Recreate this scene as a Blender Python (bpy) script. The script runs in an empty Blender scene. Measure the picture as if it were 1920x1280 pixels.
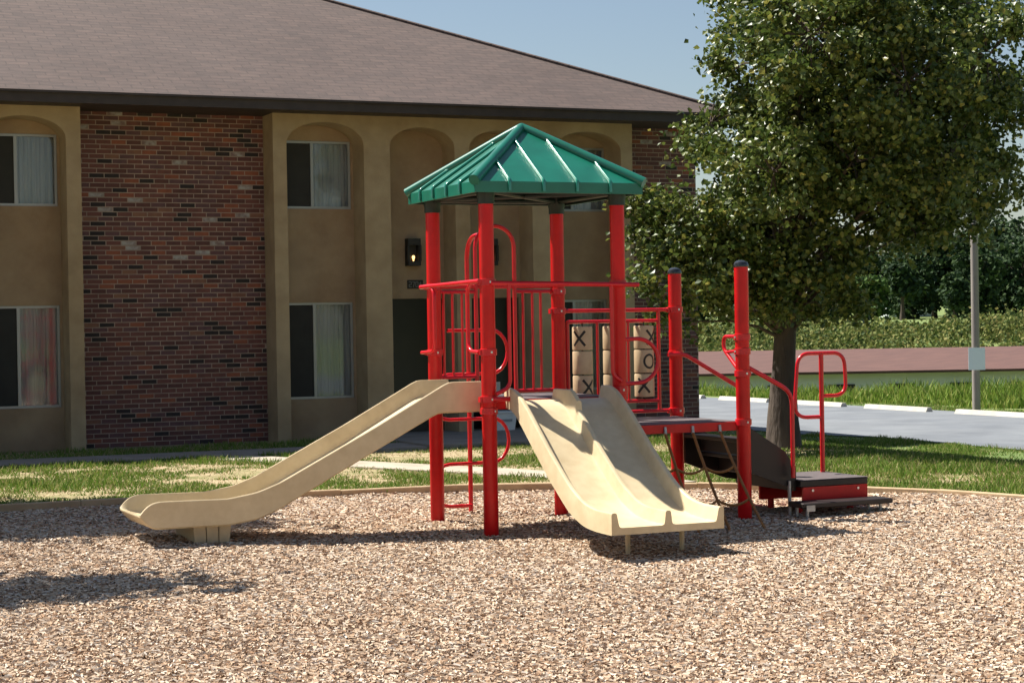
import bpy, math, random
import numpy as np
from mathutils import Vector, Matrix

# ------------------------------------------------------------------ camera, sky, sun, exposure
sc = bpy.context.scene
col = sc.collection
PHI, ROLL, PITCH = 0.41356, 0.0171, -0.0085
CAM = Vector((-5.5661, -13.1377, 1.62))
right = Vector((math.cos(PHI), -math.sin(PHI), 0)); fwd0 = Vector((math.sin(PHI), math.cos(PHI), 0)); up0 = Vector((0, 0, 1))
fwd = fwd0 * math.cos(PITCH) + up0 * math.sin(PITCH)
upp = up0 * math.cos(PITCH) - fwd0 * math.sin(PITCH)
rc = right * math.cos(ROLL) - upp * math.sin(ROLL)
uc = right * math.sin(ROLL) + upp * math.cos(ROLL)
cd = bpy.data.cameras.new('camera'); cam = bpy.data.objects.new('camera', cd); col.objects.link(cam)
m = Matrix.Identity(4)
for i in range(3):
    m[i][0], m[i][1], m[i][2], m[i][3] = rc[i], uc[i], -fwd[i], CAM[i]
cam.matrix_world = m
cd.sensor_width = 36.0; cd.lens = 3500 / 1920 * 36.0; cd.clip_start = 0.1; cd.clip_end = 3000
sc.camera = cam

SUNV = Vector((0.42, -0.50, -1.0)).normalized()          # direction the light travels
ELEV = math.asin(-SUNV.z); AZ = math.atan2(-SUNV.x, -SUNV.y)   # azimuth from +Y towards +X
w = bpy.data.worlds.new('World'); sc.world = w; w.use_nodes = True
nt = w.node_tree; bg = nt.nodes['Background']
sky = nt.nodes.new('ShaderNodeTexSky'); sky.sky_type = 'NISHITA'; sky.sun_disc = False
sky.sun_elevation = ELEV; sky.sun_rotation = AZ
sky.air_density = 1.0; sky.dust_density = 1.0; sky.ozone_density = 0.25
nt.links.new(sky.outputs[0], bg.inputs[0]); bg.inputs[1].default_value = 0.053
sl = bpy.data.lights.new('sun', 'SUN'); sl.energy = 5.0; sl.angle = math.radians(0.55); sl.color = (1.0, 0.945, 0.86)
so = bpy.data.objects.new('sun', sl); col.objects.link(so); so.location = (0, 10, 30)
so.rotation_euler = SUNV.to_track_quat('-Z', 'Y').to_euler()
sc.view_settings.view_transform = 'Standard'; sc.view_settings.look = 'None'
sc.view_settings.exposure = 1.0; sc.view_settings.gamma = 1.0; sc.view_settings.use_curve_mapping = False
sc.cycles.max_bounces = 8; sc.cycles.transparent_max_bounces = 12
try: sc.cycles.use_denoising = True
except Exception: pass

rng = np.random.default_rng(7); random.seed(7)

# ------------------------------------------------------------------ materials
MATS = {}
def mat(name, c, rough=0.6, c2=None, scale=6.0, detail=4.0, bump=0.0, bscale=None, metal=0.0, spec=0.5, coat=0.0,
        stretch=None, island=None, trans=0.0, mixlo=0.35, mixhi=0.65, coords='Object', bdist=0.01, grime=None):
    if name in MATS: return MATS[name]
    mt = bpy.data.materials.new(name); mt.use_nodes = True; t = mt.node_tree; N = t.nodes; L = t.links
    b = N['Principled BSDF']; b.inputs['Roughness'].default_value = rough; b.inputs['Metallic'].default_value = metal
    b.inputs['Specular IOR Level'].default_value = spec; b.inputs['Coat Weight'].default_value = coat
    tc = N.new('ShaderNodeTexCoord'); src = tc.outputs[coords]
    if stretch:
        mp = N.new('ShaderNodeMapping'); mp.inputs['Scale'].default_value = stretch; L.new(src, mp.inputs[0]); src = mp.outputs[0]
    out = None
    if island:                       # a list of colours picked per loose piece
        g = N.new('ShaderNodeNewGeometry'); r = N.new('ShaderNodeValToRGB'); r.color_ramp.interpolation = 'LINEAR'
        el = r.color_ramp.elements; n = len(island)
        while len(el) < n: el.new(0.5)
        for i, (p, cc) in enumerate(island): el[i].position = p; el[i].color = (*cc, 1)
        L.new(g.outputs['Random Per Island'], r.inputs[0]); out = r.outputs[0]
    if c2 is not None:
        nz = N.new('ShaderNodeTexNoise'); nz.inputs['Scale'].default_value = scale; nz.inputs['Detail'].default_value = detail
        L.new(src, nz.inputs['Vector']); r = N.new('ShaderNodeValToRGB')
        r.color_ramp.elements[0].position = mixlo; r.color_ramp.elements[1].position = mixhi
        r.color_ramp.elements[0].color = (*c, 1); r.color_ramp.elements[1].color = (*c2, 1)
        L.new(nz.outputs['Fac'], r.inputs[0])
        if out is None: out = r.outputs[0]
        else:
            mx = N.new('ShaderNodeMix'); mx.data_type = 'RGBA'; mx.blend_type = 'MULTIPLY'; mx.inputs[0].default_value = 1.0
            L.new(out, mx.inputs[6]); L.new(r.outputs[0], mx.inputs[7]); out = mx.outputs[2]
    if grime is not None:            # large soft stains
        nz = N.new('ShaderNodeTexNoise'); nz.inputs['Scale'].default_value = grime[1]; nz.inputs['Detail'].default_value = 6
        nz.inputs['Roughness'].default_value = 0.65; L.new(tc.outputs[coords], nz.inputs['Vector'])
        r = N.new('ShaderNodeValToRGB'); r.color_ramp.elements[0].position = 0.42; r.color_ramp.elements[1].position = 0.72
        r.color_ramp.elements[0].color = (1, 1, 1, 1); r.color_ramp.elements[1].color = (*grime[0], 1)
        L.new(nz.outputs['Fac'], r.inputs[0]); mx = N.new('ShaderNodeMix'); mx.data_type = 'RGBA'; mx.blend_type = 'MULTIPLY'; mx.inputs[0].default_value = 1.0
        if out is None: mx.inputs[6].default_value = (*c, 1)
        else: L.new(out, mx.inputs[6])
        L.new(r.outputs[0], mx.inputs[7]); out = mx.outputs[2]
    if out is None: b.inputs['Base Color'].default_value = (*c, 1)
    else: L.new(out, b.inputs['Base Color'])
    if bump:
        nb = N.new('ShaderNodeTexNoise'); nb.inputs['Scale'].default_value = bscale or scale * 8; nb.inputs['Detail'].default_value = 5
        L.new(src, nb.inputs['Vector']); bp = N.new('ShaderNodeBump'); bp.inputs['Strength'].default_value = bump; bp.inputs['Distance'].default_value = bdist
        L.new(nb.outputs['Fac'], bp.inputs['Height']); L.new(bp.outputs[0], b.inputs['Normal'])
    if trans:
        tr = N.new('ShaderNodeBsdfTranslucent'); ms = N.new('ShaderNodeMixShader'); ms.inputs[0].default_value = trans
        if out is None: tr.inputs[0].default_value = (*c, 1)
        else: L.new(out, tr.inputs[0])
        o = N['Material Output']; L.new(b.outputs[0], ms.inputs[1]); L.new(tr.outputs[0], ms.inputs[2]); L.new(ms.outputs[0], o.inputs[0])
    MATS[name] = mt
    return mt

M_red = mat('red powder coat', (0.62, 0.005, 0.008), 0.36, (0.54, 0.004, 0.007), 9, bump=0.05, bscale=160, bdist=0.004, spec=0.35, grime=((0.84, 0.74, 0.72), 2.2))
M_redrail = mat('red rail coat', (0.60, 0.007, 0.016), 0.28, (0.53, 0.006, 0.013), 12, bump=0.04, bscale=200, bdist=0.003, spec=0.5)
M_tan = mat('tan slide plastic', (0.66, 0.545, 0.345), 0.42, (0.61, 0.495, 0.305), 14, bump=0.05, bscale=420, bdist=0.003, grime=((0.86, 0.83, 0.79), 1.7))
M_tandark = mat('tan foot plastic', (0.50, 0.40, 0.25), 0.55, (0.42, 0.33, 0.20), 10, bump=0.1, bscale=200, bdist=0.003)
M_green = mat('green roof plastic', (0.007, 0.150, 0.098), 0.34, (0.006, 0.125, 0.082), 5, bump=0.05, bscale=240, bdist=0.003, coat=0.2, grime=((0.80, 0.84, 0.82), 1.6))
M_greenseam = mat('green seam plastic', (0.016, 0.22, 0.145), 0.16, coat=1.0)
M_darkgreen = mat('dark green collar and underside shade', (0.004, 0.016, 0.013), 0.45, bump=0.05, bscale=200, bdist=0.003)
M_black = mat('black plastic', (0.012, 0.013, 0.014), 0.42)
M_capblk = mat('black cap', (0.02, 0.022, 0.026), 0.25, coat=0.4)
M_deck = mat('grey brown deck coating', (0.105, 0.085, 0.085), 0.55, (0.13, 0.11, 0.11), 20, bump=0.3, bscale=120, bdist=0.004)
M_brown = mat('dark brown stair coating', (0.013, 0.008, 0.007), 0.5, (0.019, 0.011, 0.009), 8, bump=0.1, bscale=140, bdist=0.004)
M_steel = mat('galvanised steel', (0.42, 0.43, 0.44), 0.42, (0.33, 0.34, 0.35), 30, metal=0.85)
M_bolt = mat('bolt steel', (0.6, 0.6, 0.62), 0.3, metal=0.9)
M_rope = mat('brown coated chain', (0.29, 0.125, 0.018), 0.55, (0.20, 0.08, 0.015), 40, bump=0.3, bscale=150, bdist=0.004)
M_block = mat('tan game block', (0.56, 0.44, 0.27), 0.45, (0.50, 0.38, 0.23), 15, bump=0.05, bscale=300, bdist=0.003)
M_mark = mat('black game mark', (0.012, 0.011, 0.010), 0.5)
M_stucco = mat('tan stucco', (0.415, 0.318, 0.196), 0.9, (0.355, 0.266, 0.162), 3.5, detail=8, bump=0.5, bscale=70, bdist=0.008, grime=((0.74, 0.68, 0.62), 0.9))
M_stucco_shade = mat('tan stucco recess shade', (0.395, 0.290, 0.180), 0.9, (0.33, 0.238, 0.150), 2.6, detail=8, bump=0.5, bscale=70, bdist=0.008, grime=((0.76, 0.68, 0.62), 1.1))  # same stucco toned darker, the recess shade put into its colour
M_mortar = mat('mortar', (0.40, 0.31, 0.25), 0.95, (0.27, 0.205, 0.165), 4, bump=0.5, bscale=60, bdist=0.004)
BR = [('brick red brown', (0.180, 0.068, 0.054), (0.135, 0.053, 0.045), 0.38), ('brick dark red', (0.125, 0.047, 0.041), (0.095, 0.040, 0.036), 0.24),
      ('brick purple', (0.140, 0.066, 0.068), (0.105, 0.052, 0.055), 0.15), ('brick orange', (0.290, 0.092, 0.050), (0.22, 0.07, 0.042), 0.08),
      ('brick black', (0.022, 0.017, 0.017), (0.034, 0.024, 0.023), 0.10), ('brick tawny', (0.24, 0.115, 0.072), (0.19, 0.085, 0.06), 0.035),
      ('brick whitewashed', (0.40, 0.39, 0.37), (0.20, 0.13, 0.12), 0.015)]
M_br = [mat(n, a, 0.85, b, 11, bump=0.5, bscale=90, bdist=0.003) for n, a, b, _ in BR]
M_shing = mat('brown shingles', (0.112, 0.077, 0.066), 0.9, (0.080, 0.057, 0.050), 5, detail=9, bump=0.4, bscale=40, bdist=0.01, stretch=(1, 3.5, 3.5), grime=((0.82, 0.79, 0.78), 0.5))
def shingles(mt):
    t = mt.node_tree; N = t.nodes; L = t.links; b = N['Principled BSDF']; old = b.inputs['Base Color'].links[0].from_socket
    tc = N.new('ShaderNodeTexCoord'); br = N.new('ShaderNodeTexBrick'); L.new(tc.outputs['Object'], br.inputs['Vector'])
    br.inputs['Scale'].default_value = 1.0; br.inputs['Brick Width'].default_value = .31; br.inputs['Row Height'].default_value = .135; br.inputs['Mortar Size'].default_value = .012; br.inputs['Mortar Smooth'].default_value = .4
    br.inputs['Color1'].default_value = (1.0, .97, .95, 1); br.inputs['Color2'].default_value = (.72, .72, .74, 1); br.inputs['Mortar'].default_value = (.5, .5, .5, 1); br.inputs['Bias'].default_value = -.1
    mx = N.new('ShaderNodeMix'); mx.data_type = 'RGBA'; mx.blend_type = 'MULTIPLY'; mx.inputs[0].default_value = .8; L.new(old, mx.inputs[6]); L.new(br.outputs['Color'], mx.inputs[7]); L.new(mx.outputs[2], b.inputs['Base Color'])
shingles(M_shing)
M_fascia = mat('dark brown fascia', (0.030, 0.021, 0.019), 0.6, (0.042, 0.030, 0.027), 6)
M_alum = mat('window aluminium', (0.36, 0.37, 0.36), 0.45, metal=0.5)
M_screen = mat('insect screen', (0.030, 0.030, 0.026), 0.75, (0.022, 0.022, 0.020), 4)
M_curtain = mat('pale curtain', (0.60, 0.58, 0.575), 0.9, (0.51, 0.495, 0.49), 2.2, stretch=(9, 1, 0.6))
M_door = mat('black door', (0.008, 0.008, 0.008), 0.35, (0.012, 0.011, 0.010), 4)
M_white = mat('white plastic', (0.74, 0.75, 0.75), 0.5, (0.66, 0.67, 0.68), 6)
M_greyprint = mat('grey print', (0.30, 0.31, 0.33), 0.6)
M_plate = mat('plate black', (0.018, 0.016, 0.015), 0.5)
M_digit = mat('plate grey digits', (0.17, 0.175, 0.165), 0.5)
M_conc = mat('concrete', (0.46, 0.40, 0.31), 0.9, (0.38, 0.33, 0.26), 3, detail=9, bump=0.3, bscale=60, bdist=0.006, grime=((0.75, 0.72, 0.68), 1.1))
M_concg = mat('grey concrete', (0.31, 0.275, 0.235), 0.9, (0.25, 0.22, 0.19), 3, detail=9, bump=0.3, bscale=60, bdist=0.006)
M_stop = mat('pale wheel stop concrete', (0.55, 0.51, 0.44), 0.9, (0.45, 0.42, 0.37), 5, bump=0.3, bscale=70, bdist=0.006)
M_asph = mat('asphalt', (0.185, 0.20, 0.215), 0.9, (0.15, 0.163, 0.177), 1.1, detail=10, bump=0.5, bscale=90, bdist=0.006, grime=((0.68, 0.70, 0.74), 0.8))
M_soil = mat('lawn soil', (0.44, 0.33, 0.205), 0.95, (0.27, 0.23, 0.11), 7.0, detail=10, bump=0.9, bscale=45, bdist=0.02, mixlo=0.35, mixhi=0.68, grime=((0.40, 0.56, 0.24), 1.3))
M_mulch = mat('mulch base', (0.35, 0.245, 0.165), 0.95, (0.18, 0.115, 0.075), 55, detail=6, bump=1.0, bscale=60, bdist=0.02)
M_chip = mat('wood chip', (1, 1, 1), 0.9, island=[(0.0, (0.24, 0.135, 0.075)), (0.12, (0.38, 0.245, 0.155)), (0.34, (0.455, 0.325, 0.215)), (0.62, (0.56, 0.435, 0.315)), (0.88, (0.68, 0.575, 0.455)), (1.0, (0.46, 0.41, 0.36))], spec=0.2)
M_grass = mat('lawn grass', (1, 1, 1), 0.7, island=[(0.0, (0.075, 0.155, 0.018)), (0.35, (0.12, 0.21, 0.028)), (0.7, (0.18, 0.25, 0.045)), (0.9, (0.33, 0.30, 0.12)), (1.0, (0.46, 0.38, 0.20))], trans=0.3, spec=0.2)
M_straw = mat('dry straw grass', (1, 1, 1), 0.8, island=[(0.0, (0.34, 0.25, 0.13)), (0.5, (0.52, 0.41, 0.24)), (1.0, (0.62, 0.52, 0.34))], trans=0.2, spec=0.2)
M_weed = mat('tall weeds', (1, 1, 1), 0.7, island=[(0.0, (0.09, 0.17, 0.022)), (0.4, (0.155, 0.245, 0.035)), (0.75, (0.22, 0.285, 0.05)), (1.0, (0.33, 0.34, 0.10))], trans=0.3, spec=0.2)
M_brush = mat('hillside brush', (1, 1, 1), 0.75, island=[(0.0, (0.05, 0.085, 0.025)), (0.4, (0.125, 0.165, 0.042)), (0.75, (0.20, 0.22, 0.06)), (1.0, (0.28, 0.25, 0.09))], trans=0.25, spec=0.2)
M_leaf = mat('tree leaf', (1, 1, 1), 0.42, island=[(0.0, (0.036, 0.066, 0.014)), (0.45, (0.080, 0.120, 0.024)), (0.8, (0.15, 0.185, 0.038)), (0.95, (0.23, 0.24, 0.055)), (1.0, (0.32, 0.28, 0.07))], trans=0.30, spec=0.5)
M_farleaf = mat('far tree leaf', (1, 1, 1), 0.8, island=[(0.0, (0.016, 0.036, 0.016)), (0.5, (0.032, 0.062, 0.024)), (1.0, (0.062, 0.10, 0.032))], trans=0.2, spec=0.2)
M_farleaf2 = mat('far light tree leaf', (1, 1, 1), 0.8, island=[(0.0, (0.035, 0.075, 0.02)), (0.5, (0.06, 0.115, 0.028)), (1.0, (0.11, 0.16, 0.04))], trans=0.2, spec=0.2)
M_bark = mat('grey brown bark', (0.050, 0.036, 0.028), 0.95, (0.095, 0.072, 0.056), 7, detail=9, bump=1.0, bscale=22, bdist=0.03, stretch=(1, 1, 0.22))
M_timber = mat('edging timber', (0.50, 0.37, 0.22), 0.85, (0.40, 0.28, 0.16), 5, detail=8, bump=0.3, bscale=40, bdist=0.005, stretch=(1, 1, 1))
M_polewood = mat('weathered pole', (0.30, 0.27, 0.235), 0.9, (0.22, 0.19, 0.165), 5, detail=8, bump=0.4, bscale=30, bdist=0.01, stretch=(1, 1, 0.08))
M_sign = mat('white sign face', (0.70, 0.76, 0.78), 0.5)
M_lowroof = mat('red brown long roof', (0.125, 0.062, 0.05), 0.9, (0.10, 0.05, 0.042), 1.3, detail=9, bump=0.3, bscale=12, bdist=0.02, stretch=(1, 4, 4))
M_lowwall = mat('pale grey wall', (0.80, 0.82, 0.83), 0.85, (0.72, 0.74, 0.75), 0.8)
M_ground = M_soil
M_field = mat('green field', (0.10, 0.16, 0.035), 0.95, (0.17, 0.21, 0.06), 0.5, detail=8, bump=0.6, bscale=20, bdist=0.03)
def emis(name, c, s):
    mt = bpy.data.materials.new(name); mt.use_nodes = True; b = mt.node_tree.nodes['Principled BSDF']
    b.inputs['Base Color'].default_value = (*c, 1); b.inputs['Emission Color'].default_value = (*c, 1); b.inputs['Emission Strength'].default_value = s
    return mt
M_bulb = emis('lit bulb', (1.0, 0.56, 0.20), 1.6)
def glass(name):
    mt = bpy.data.materials.new(name); mt.use_nodes = True; t = mt.node_tree; N = t.nodes; L = t.links; N.remove(N['Principled BSDF'])
    g = N.new('ShaderNodeBsdfGlossy'); g.inputs['Roughness'].default_value = 0.04; g.inputs['Color'].default_value = (0.9, 0.95, 0.95, 1)
    tr = N.new('ShaderNodeBsdfTransparent'); tr.inputs[0].default_value = (0.86, 0.88, 0.88, 1); fr = N.new('ShaderNodeFresnel'); fr.inputs[0].default_value = 1.5
    nz = N.new('ShaderNodeTexNoise'); nz.inputs['Scale'].default_value = 1.2; bp = N.new('ShaderNodeBump'); bp.inputs['Strength'].default_value = 0.08; bp.inputs['Distance'].default_value = 0.02
    L.new(nz.outputs['Fac'], bp.inputs['Height']); L.new(bp.outputs[0], g.inputs['Normal'])
    ms = N.new('ShaderNodeMixShader'); L.new(fr.outputs[0], ms.inputs[0]); L.new(tr.outputs[0], ms.inputs[1]); L.new(g.outputs[0], ms.inputs[2]); L.new(ms.outputs[0], N['Material Output'].inputs[0])
    return mt
M_glass = glass('window glass')

# ------------------------------------------------------------------ mesh helpers
class MB:
    def __init__(s): s.v = []; s.f = []; s.mi = []
    def add(s, verts, faces, mi=0):
        o = len(s.v); s.v += [tuple(p) for p in verts]; s.f += [tuple(o + i for i in f) for f in faces]; s.mi += [mi] * len(faces); return s
    def box(s, x0, x1, y0, y1, z0, z1, mi=0):
        v = [(x, y, z) for z in (z0, z1) for y in (y0, y1) for x in (x0, x1)]
        return s.add(v, [(0, 2, 3, 1), (4, 5, 7, 6), (0, 1, 5, 4), (2, 6, 7, 3), (0, 4, 6, 2), (1, 3, 7, 5)], mi)
    def rbox(s, x0, x1, y0, y1, z0, z1, b=0.006, mi=0):   # box with chamfered vertical and top edges
        def ring(z, i): return [(x0 + i + b, y0 + i, z), (x1 - i - b, y0 + i, z), (x1 - i, y0 + i + b, z), (x1 - i, y1 - i - b, z), (x1 - i - b, y1 - i, z), (x0 + i + b, y1 - i, z), (x0 + i, y1 - i - b, z), (x0 + i, y0 + i + b, z)]
        rr = [ring(z0, b), ring(z0 + b, 0), ring(z1 - b, 0), ring(z1, b)]; v = sum(rr, []); f = []
        for k in range(3):
            for j in range(8): f.append((k * 8 + j, k * 8 + (j + 1) % 8, (k + 1) * 8 + (j + 1) % 8, (k + 1) * 8 + j))
        f.append(tuple(range(7, -1, -1))); f.append(tuple(range(24, 32))); return s.add(v, f, mi)
    def tube(s, pts, r, seg=10, mi=0, radii=None, caps=True):
        P = [Vector(p) for p in pts]; n = len(P); T = []
        for i in range(n):
            a = P[max(i - 1, 0)]; b = P[min(i + 1, n - 1)]; T.append((b - a).normalized())
        nrm = T[0].orthogonal().normalized(); v = []
        for i in range(n):
            if i: nrm = (nrm - T[i] * nrm.dot(T[i])).normalized()
            bn = T[i].cross(nrm); R = radii[i] if radii else r
            for k in range(seg):
                a = 2 * math.pi * k / seg; v.append(P[i] + (nrm * math.cos(a) + bn * math.sin(a)) * R)
        f = [(i * seg + k, i * seg + (k + 1) % seg, (i + 1) * seg + (k + 1) % seg, (i + 1) * seg + k) for i in range(n - 1) for k in range(seg)]
        if caps: f += [tuple(range(seg - 1, -1, -1)), tuple((n - 1) * seg + k for k in range(seg))]
        return s.add(v, f, mi)
    def lathe(s, cx, cy, prof, seg=20, mi=0):
        v = [(cx + r * math.cos(2 * math.pi * k / seg), cy + r * math.sin(2 * math.pi * k / seg), z) for r, z in prof for k in range(seg)]; n = len(prof)
        f = [(i * seg + k, i * seg + (k + 1) % seg, (i + 1) * seg + (k + 1) % seg, (i + 1) * seg + k) for i in range(n - 1) for k in range(seg)]
        f += [tuple(range(seg - 1, -1, -1)), tuple((n - 1) * seg + k for k in range(seg))]
        return s.add(v, f, mi)
    def prism(s, poly, axis, a0, a1, mi=0):     # polygon in the two other axes, extruded along axis
        n = len(poly)
        def P(p, a): return (a, p[0], p[1]) if axis == 'x' else ((p[0], a, p[1]) if axis == 'y' else (p[0], p[1], a))
        v = [P(p, a0) for p in poly] + [P(p, a1) for p in poly]
        f = [(i, (i + 1) % n, n + (i + 1) % n, n + i) for i in range(n)] + [tuple(range(n - 1, -1, -1)), tuple(range(n, 2 * n))]
        return s.add(v, f, mi)
    def build(s, name, mats, parent=None, smooth=30):
        me = bpy.data.meshes.new(name); me.from_pydata(s.v, [], s.f)
        for mm in (mats if isinstance(mats, (list, tuple)) else [mats]): me.materials.append(mm)
        if any(s.mi): me.polygons.foreach_set('material_index', s.mi)
        import bmesh
        bm = bmesh.new(); bm.from_mesh(me); bmesh.ops.recalc_face_normals(bm, faces=bm.faces); bm.to_mesh(me); bm.free()
        if smooth:
            me.polygons.foreach_set('use_smooth', [True] * len(me.polygons)); me.set_sharp_from_angle(angle=math.radians(smooth))
        me.update(); o = bpy.data.objects.new(name, me); col.objects.link(o)
        if parent: o.parent = parent
        return o
def fil(pts, r=0.06, n=6):
    P = [Vector(p) for p in pts]; out = [P[0]]
    for i in range(1, len(P) - 1):
        a = (P[i - 1] - P[i]); b = (P[i + 1] - P[i]); rr = min(r, a.length * 0.49, b.length * 0.49)
        p0 = P[i] + a.normalized() * rr; p1 = P[i] + b.normalized() * rr
        for k in range(n + 1):
            t = k / n; out.append(p0 * (1 - t) ** 2 + P[i] * 2 * t * (1 - t) + p1 * t * t)
    out.append(P[-1]); return out
def empty(name, loc, label, cat, group=None):
    o = bpy.data.objects.new(name, None); o.empty_display_size = 0.2; col.objects.link(o)
    o['label'] = label; o['category'] = cat
    if group: o['group'] = group
    return o
def tag(o, label=None, cat=None, group=None, kind=None):
    if label: o['label'] = label
    if cat: o['category'] = cat
    if group: o['group'] = group
    if kind: o['kind'] = kind
    return o
def bulk(name, verts, faces, mats, mi=None, parent=None, smooth=False):   # numpy arrays: (N,3), (M,k)
    me = bpy.data.meshes.new(name); k = faces.shape[1]
    me.vertices.add(len(verts)); me.vertices.foreach_set('co', np.ascontiguousarray(verts, dtype=np.float32).ravel())
    me.loops.add(faces.size); me.loops.foreach_set('vertex_index', np.ascontiguousarray(faces, dtype=np.int32).ravel())
    me.polygons.add(len(faces)); me.polygons.foreach_set('loop_start', np.arange(0, faces.size, k, dtype=np.int32))
    for mm in (mats if isinstance(mats, (list, tuple)) else [mats]): me.materials.append(mm)
    if mi is not None: me.polygons.foreach_set('material_index', mi.astype(np.int32))
    me.polygons.foreach_set('use_smooth', np.full(len(faces), smooth)); me.update(calc_edges=True); me.validate()
    o = bpy.data.objects.new(name, me); col.objects.link(o)
    if parent: o.parent = parent
    return o
def interp(tab, x):
    xs = [p[0] for p in tab]; ys = [p[1] for p in tab]; return float(np.interp(x, xs, ys))
def smoothtab(tab, n=60, it=3):     # resampled and softened polyline through a table
    xs = np.linspace(tab[0][0], tab[-1][0], n); ys = np.interp(xs, [p[0] for p in tab], [p[1] for p in tab])
    for _ in range(it):
        y2 = ys.copy(); y2[1:-1] = (ys[:-2] + 2 * ys[1:-1] + ys[2:]) / 4; ys = y2
    return list(zip(xs.tolist(), ys.tolist()))
def camxy(lat, dep): q = right * lat + fwd0 * dep; return CAM.x + q.x, CAM.y + q.y
def in_poly(px, py, poly):
    inside = np.zeros(len(px), bool); n = len(poly); j = n - 1
    for i in range(n):
        xi, yi = poly[i]; xj, yj = poly[j]
        c = ((yi > py) != (yj > py)) & (px < (xj - xi) * (py - yi) / (yj - yi + 1e-12) + xi); inside ^= c; j = i
    return inside
def view(x, y, z=0.0, margin=0.06):    # mask: inside the photograph's frustum with some margin
    dx, dy = x - CAM.x, y - CAM.y; d = dx * fwd0.x + dy * fwd0.y; l = dx * right.x + dy * right.y
    return (d > 7.5) & (np.abs(l / np.maximum(d, .1)) < 0.2743 + margin), d, l
# cheap value noise for scatter masks
_tab = rng.random((64, 64))
def vnoise(x, y, s):
    x = np.asarray(x) * s + 100.3; y = np.asarray(y) * s + 57.7; i = np.floor(x).astype(int); j = np.floor(y).astype(int); u = x - i; v = y - j
    u = u * u * (3 - 2 * u); v = v * v * (3 - 2 * v); g = lambda a, b: _tab[a % 64, b % 64]
    return (g(i, j) * (1 - u) + g(i + 1, j) * u) * (1 - v) + (g(i, j + 1) * (1 - u) + g(i + 1, j + 1) * u) * v

# ------------------------------------------------------------------ terrain
def sstep(x, a, b): t = np.clip((x - a) / (b - a), 0, 1); return t * t * (3 - 2 * t)
HT = [(-60, 0), (41, 0), (56, -1.95), (70, -1.95), (78, -0.6), (92, 1.15), (110, 1.3), (200, 1.6), (420, 6.0), (900, 7.0)]
def ground_h(x, y):
    dep = (x - CAM.x) * fwd0.x + (y - CAM.y) * fwd0.y
    h = np.interp(dep, [p[0] for p in HT], [p[1] for p in HT]); k = sstep(x, 18.2, 25.0)
    far = sstep(dep, 85, 110)
    return h * np.maximum(k, far) - .25 * sstep(x, 7.2, 10.0) * (1 - far)
def make_ground():
    a = np.concatenate([np.linspace(-700, -40, 14), np.arange(-36, 60, 2.0), np.linspace(60, 140, 28), np.linspace(150, 900, 26)])
    b = np.concatenate([np.linspace(-300, -40, 8), np.arange(-36, 60, 2.0), np.linspace(60, 140, 28), np.linspace(150, 1100, 26)])
    X, Y = np.meshgrid(a, b, indexing='ij'); Z = ground_h(X, Y); n, mm_ = X.shape
    v = np.stack([X, Y, Z], -1).reshape(-1, 3); i = np.arange(n - 1)[:, None] * mm_ + np.arange(mm_ - 1)[None]
    f = np.stack([i, i + mm_, i + mm_ + 1, i + 1], -1).reshape(-1, 4)
    cx, cy = v[f].mean(1)[:, 0], v[f].mean(1)[:, 1]; mi = ((cx > 8.9) | (cy > 30)).astype(int)
    return bulk('ground', v, f, [M_ground, M_field], mi, smooth=True)
tag(make_ground(), 'grassy ground with bare patches running out to the trees', kind='structure')

EDGE = [(-11.0, 2.2), (-8.0, 3.3), (-5.0, 3.9), (-2.5, 3.94), (-1.65, 3.9), (-0.2, 3.78), (1.2, 3.68), (2.08, 3.34), (2.7, 2.95), (3.14, 2.56), (3.54, 2.14), (4.02, 1.68), (4.39, 1.17), (4.72, 0.4), (5.05, -1.0), (5.2, -3.0), (4.6, -7.0), (2.5, -11.0)]
MUL = EDGE + [(-2, -17.5), (-9, -17.5), (-13, -12), (-13.5, -3)]
def mulch_h(x, y):
    x = np.asarray(x, float); y = np.asarray(y, float); g = lambda cx, cy, r, a: a * np.exp(-((x - cx) ** 2 + (y - cy) ** 2) / (r * r))
    return 0.012 + 0.05 * (vnoise(x, y, .55) - .5) * 0.5 + 0.02 * (vnoise(x, y, 1.7) - .5) + g(-2.2, .5, .9, .025) + g(-3.4, 1.2, 1.2, .03) + g(.6, -1.7, .6, -.02) + g(3.0, .1, .8, -.025) + g(4.2, -.6, 1.2, .03)
def make_mulch():
    a = np.arange(-14, 6, .25); b = np.arange(-18, 4.5, .25); X, Y = np.meshgrid(a, b, indexing='ij'); Z = mulch_h(X, Y) + .012; n, mm_ = X.shape
    v = np.stack([X, Y, Z], -1).reshape(-1, 3); ok = in_poly(X.ravel(), Y.ravel(), MUL)
    i = (np.arange(n - 1)[:, None] * mm_ + np.arange(mm_ - 1)[None]).ravel(); f = np.stack([i, i + mm_, i + mm_ + 1, i + 1], -1)
    # snap boundary: keep cells with any corner inside; the edging hides the ragged rim at the far side
    keep = ok[f].all(1); f = f[keep]; used = np.unique(f); mp = -np.ones(len(v), int); mp[used] = np.arange(len(used))
    return bulk('mulch_bed', v[used], mp[f], M_mulch, smooth=True)
# exact polygon sheet underneath so no soil shows along the rim
mb = MB(); mb.add([(x, y, 0.006) for x, y in MUL], [tuple(range(len(MUL)))]); under = mb.build('mulch_bed', M_mulch, smooth=0)
tag(under, 'bed of wood mulch under the play structure', kind='structure')
tag(make_mulch(), 'uneven surface of the wood mulch bed', kind='structure')

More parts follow.
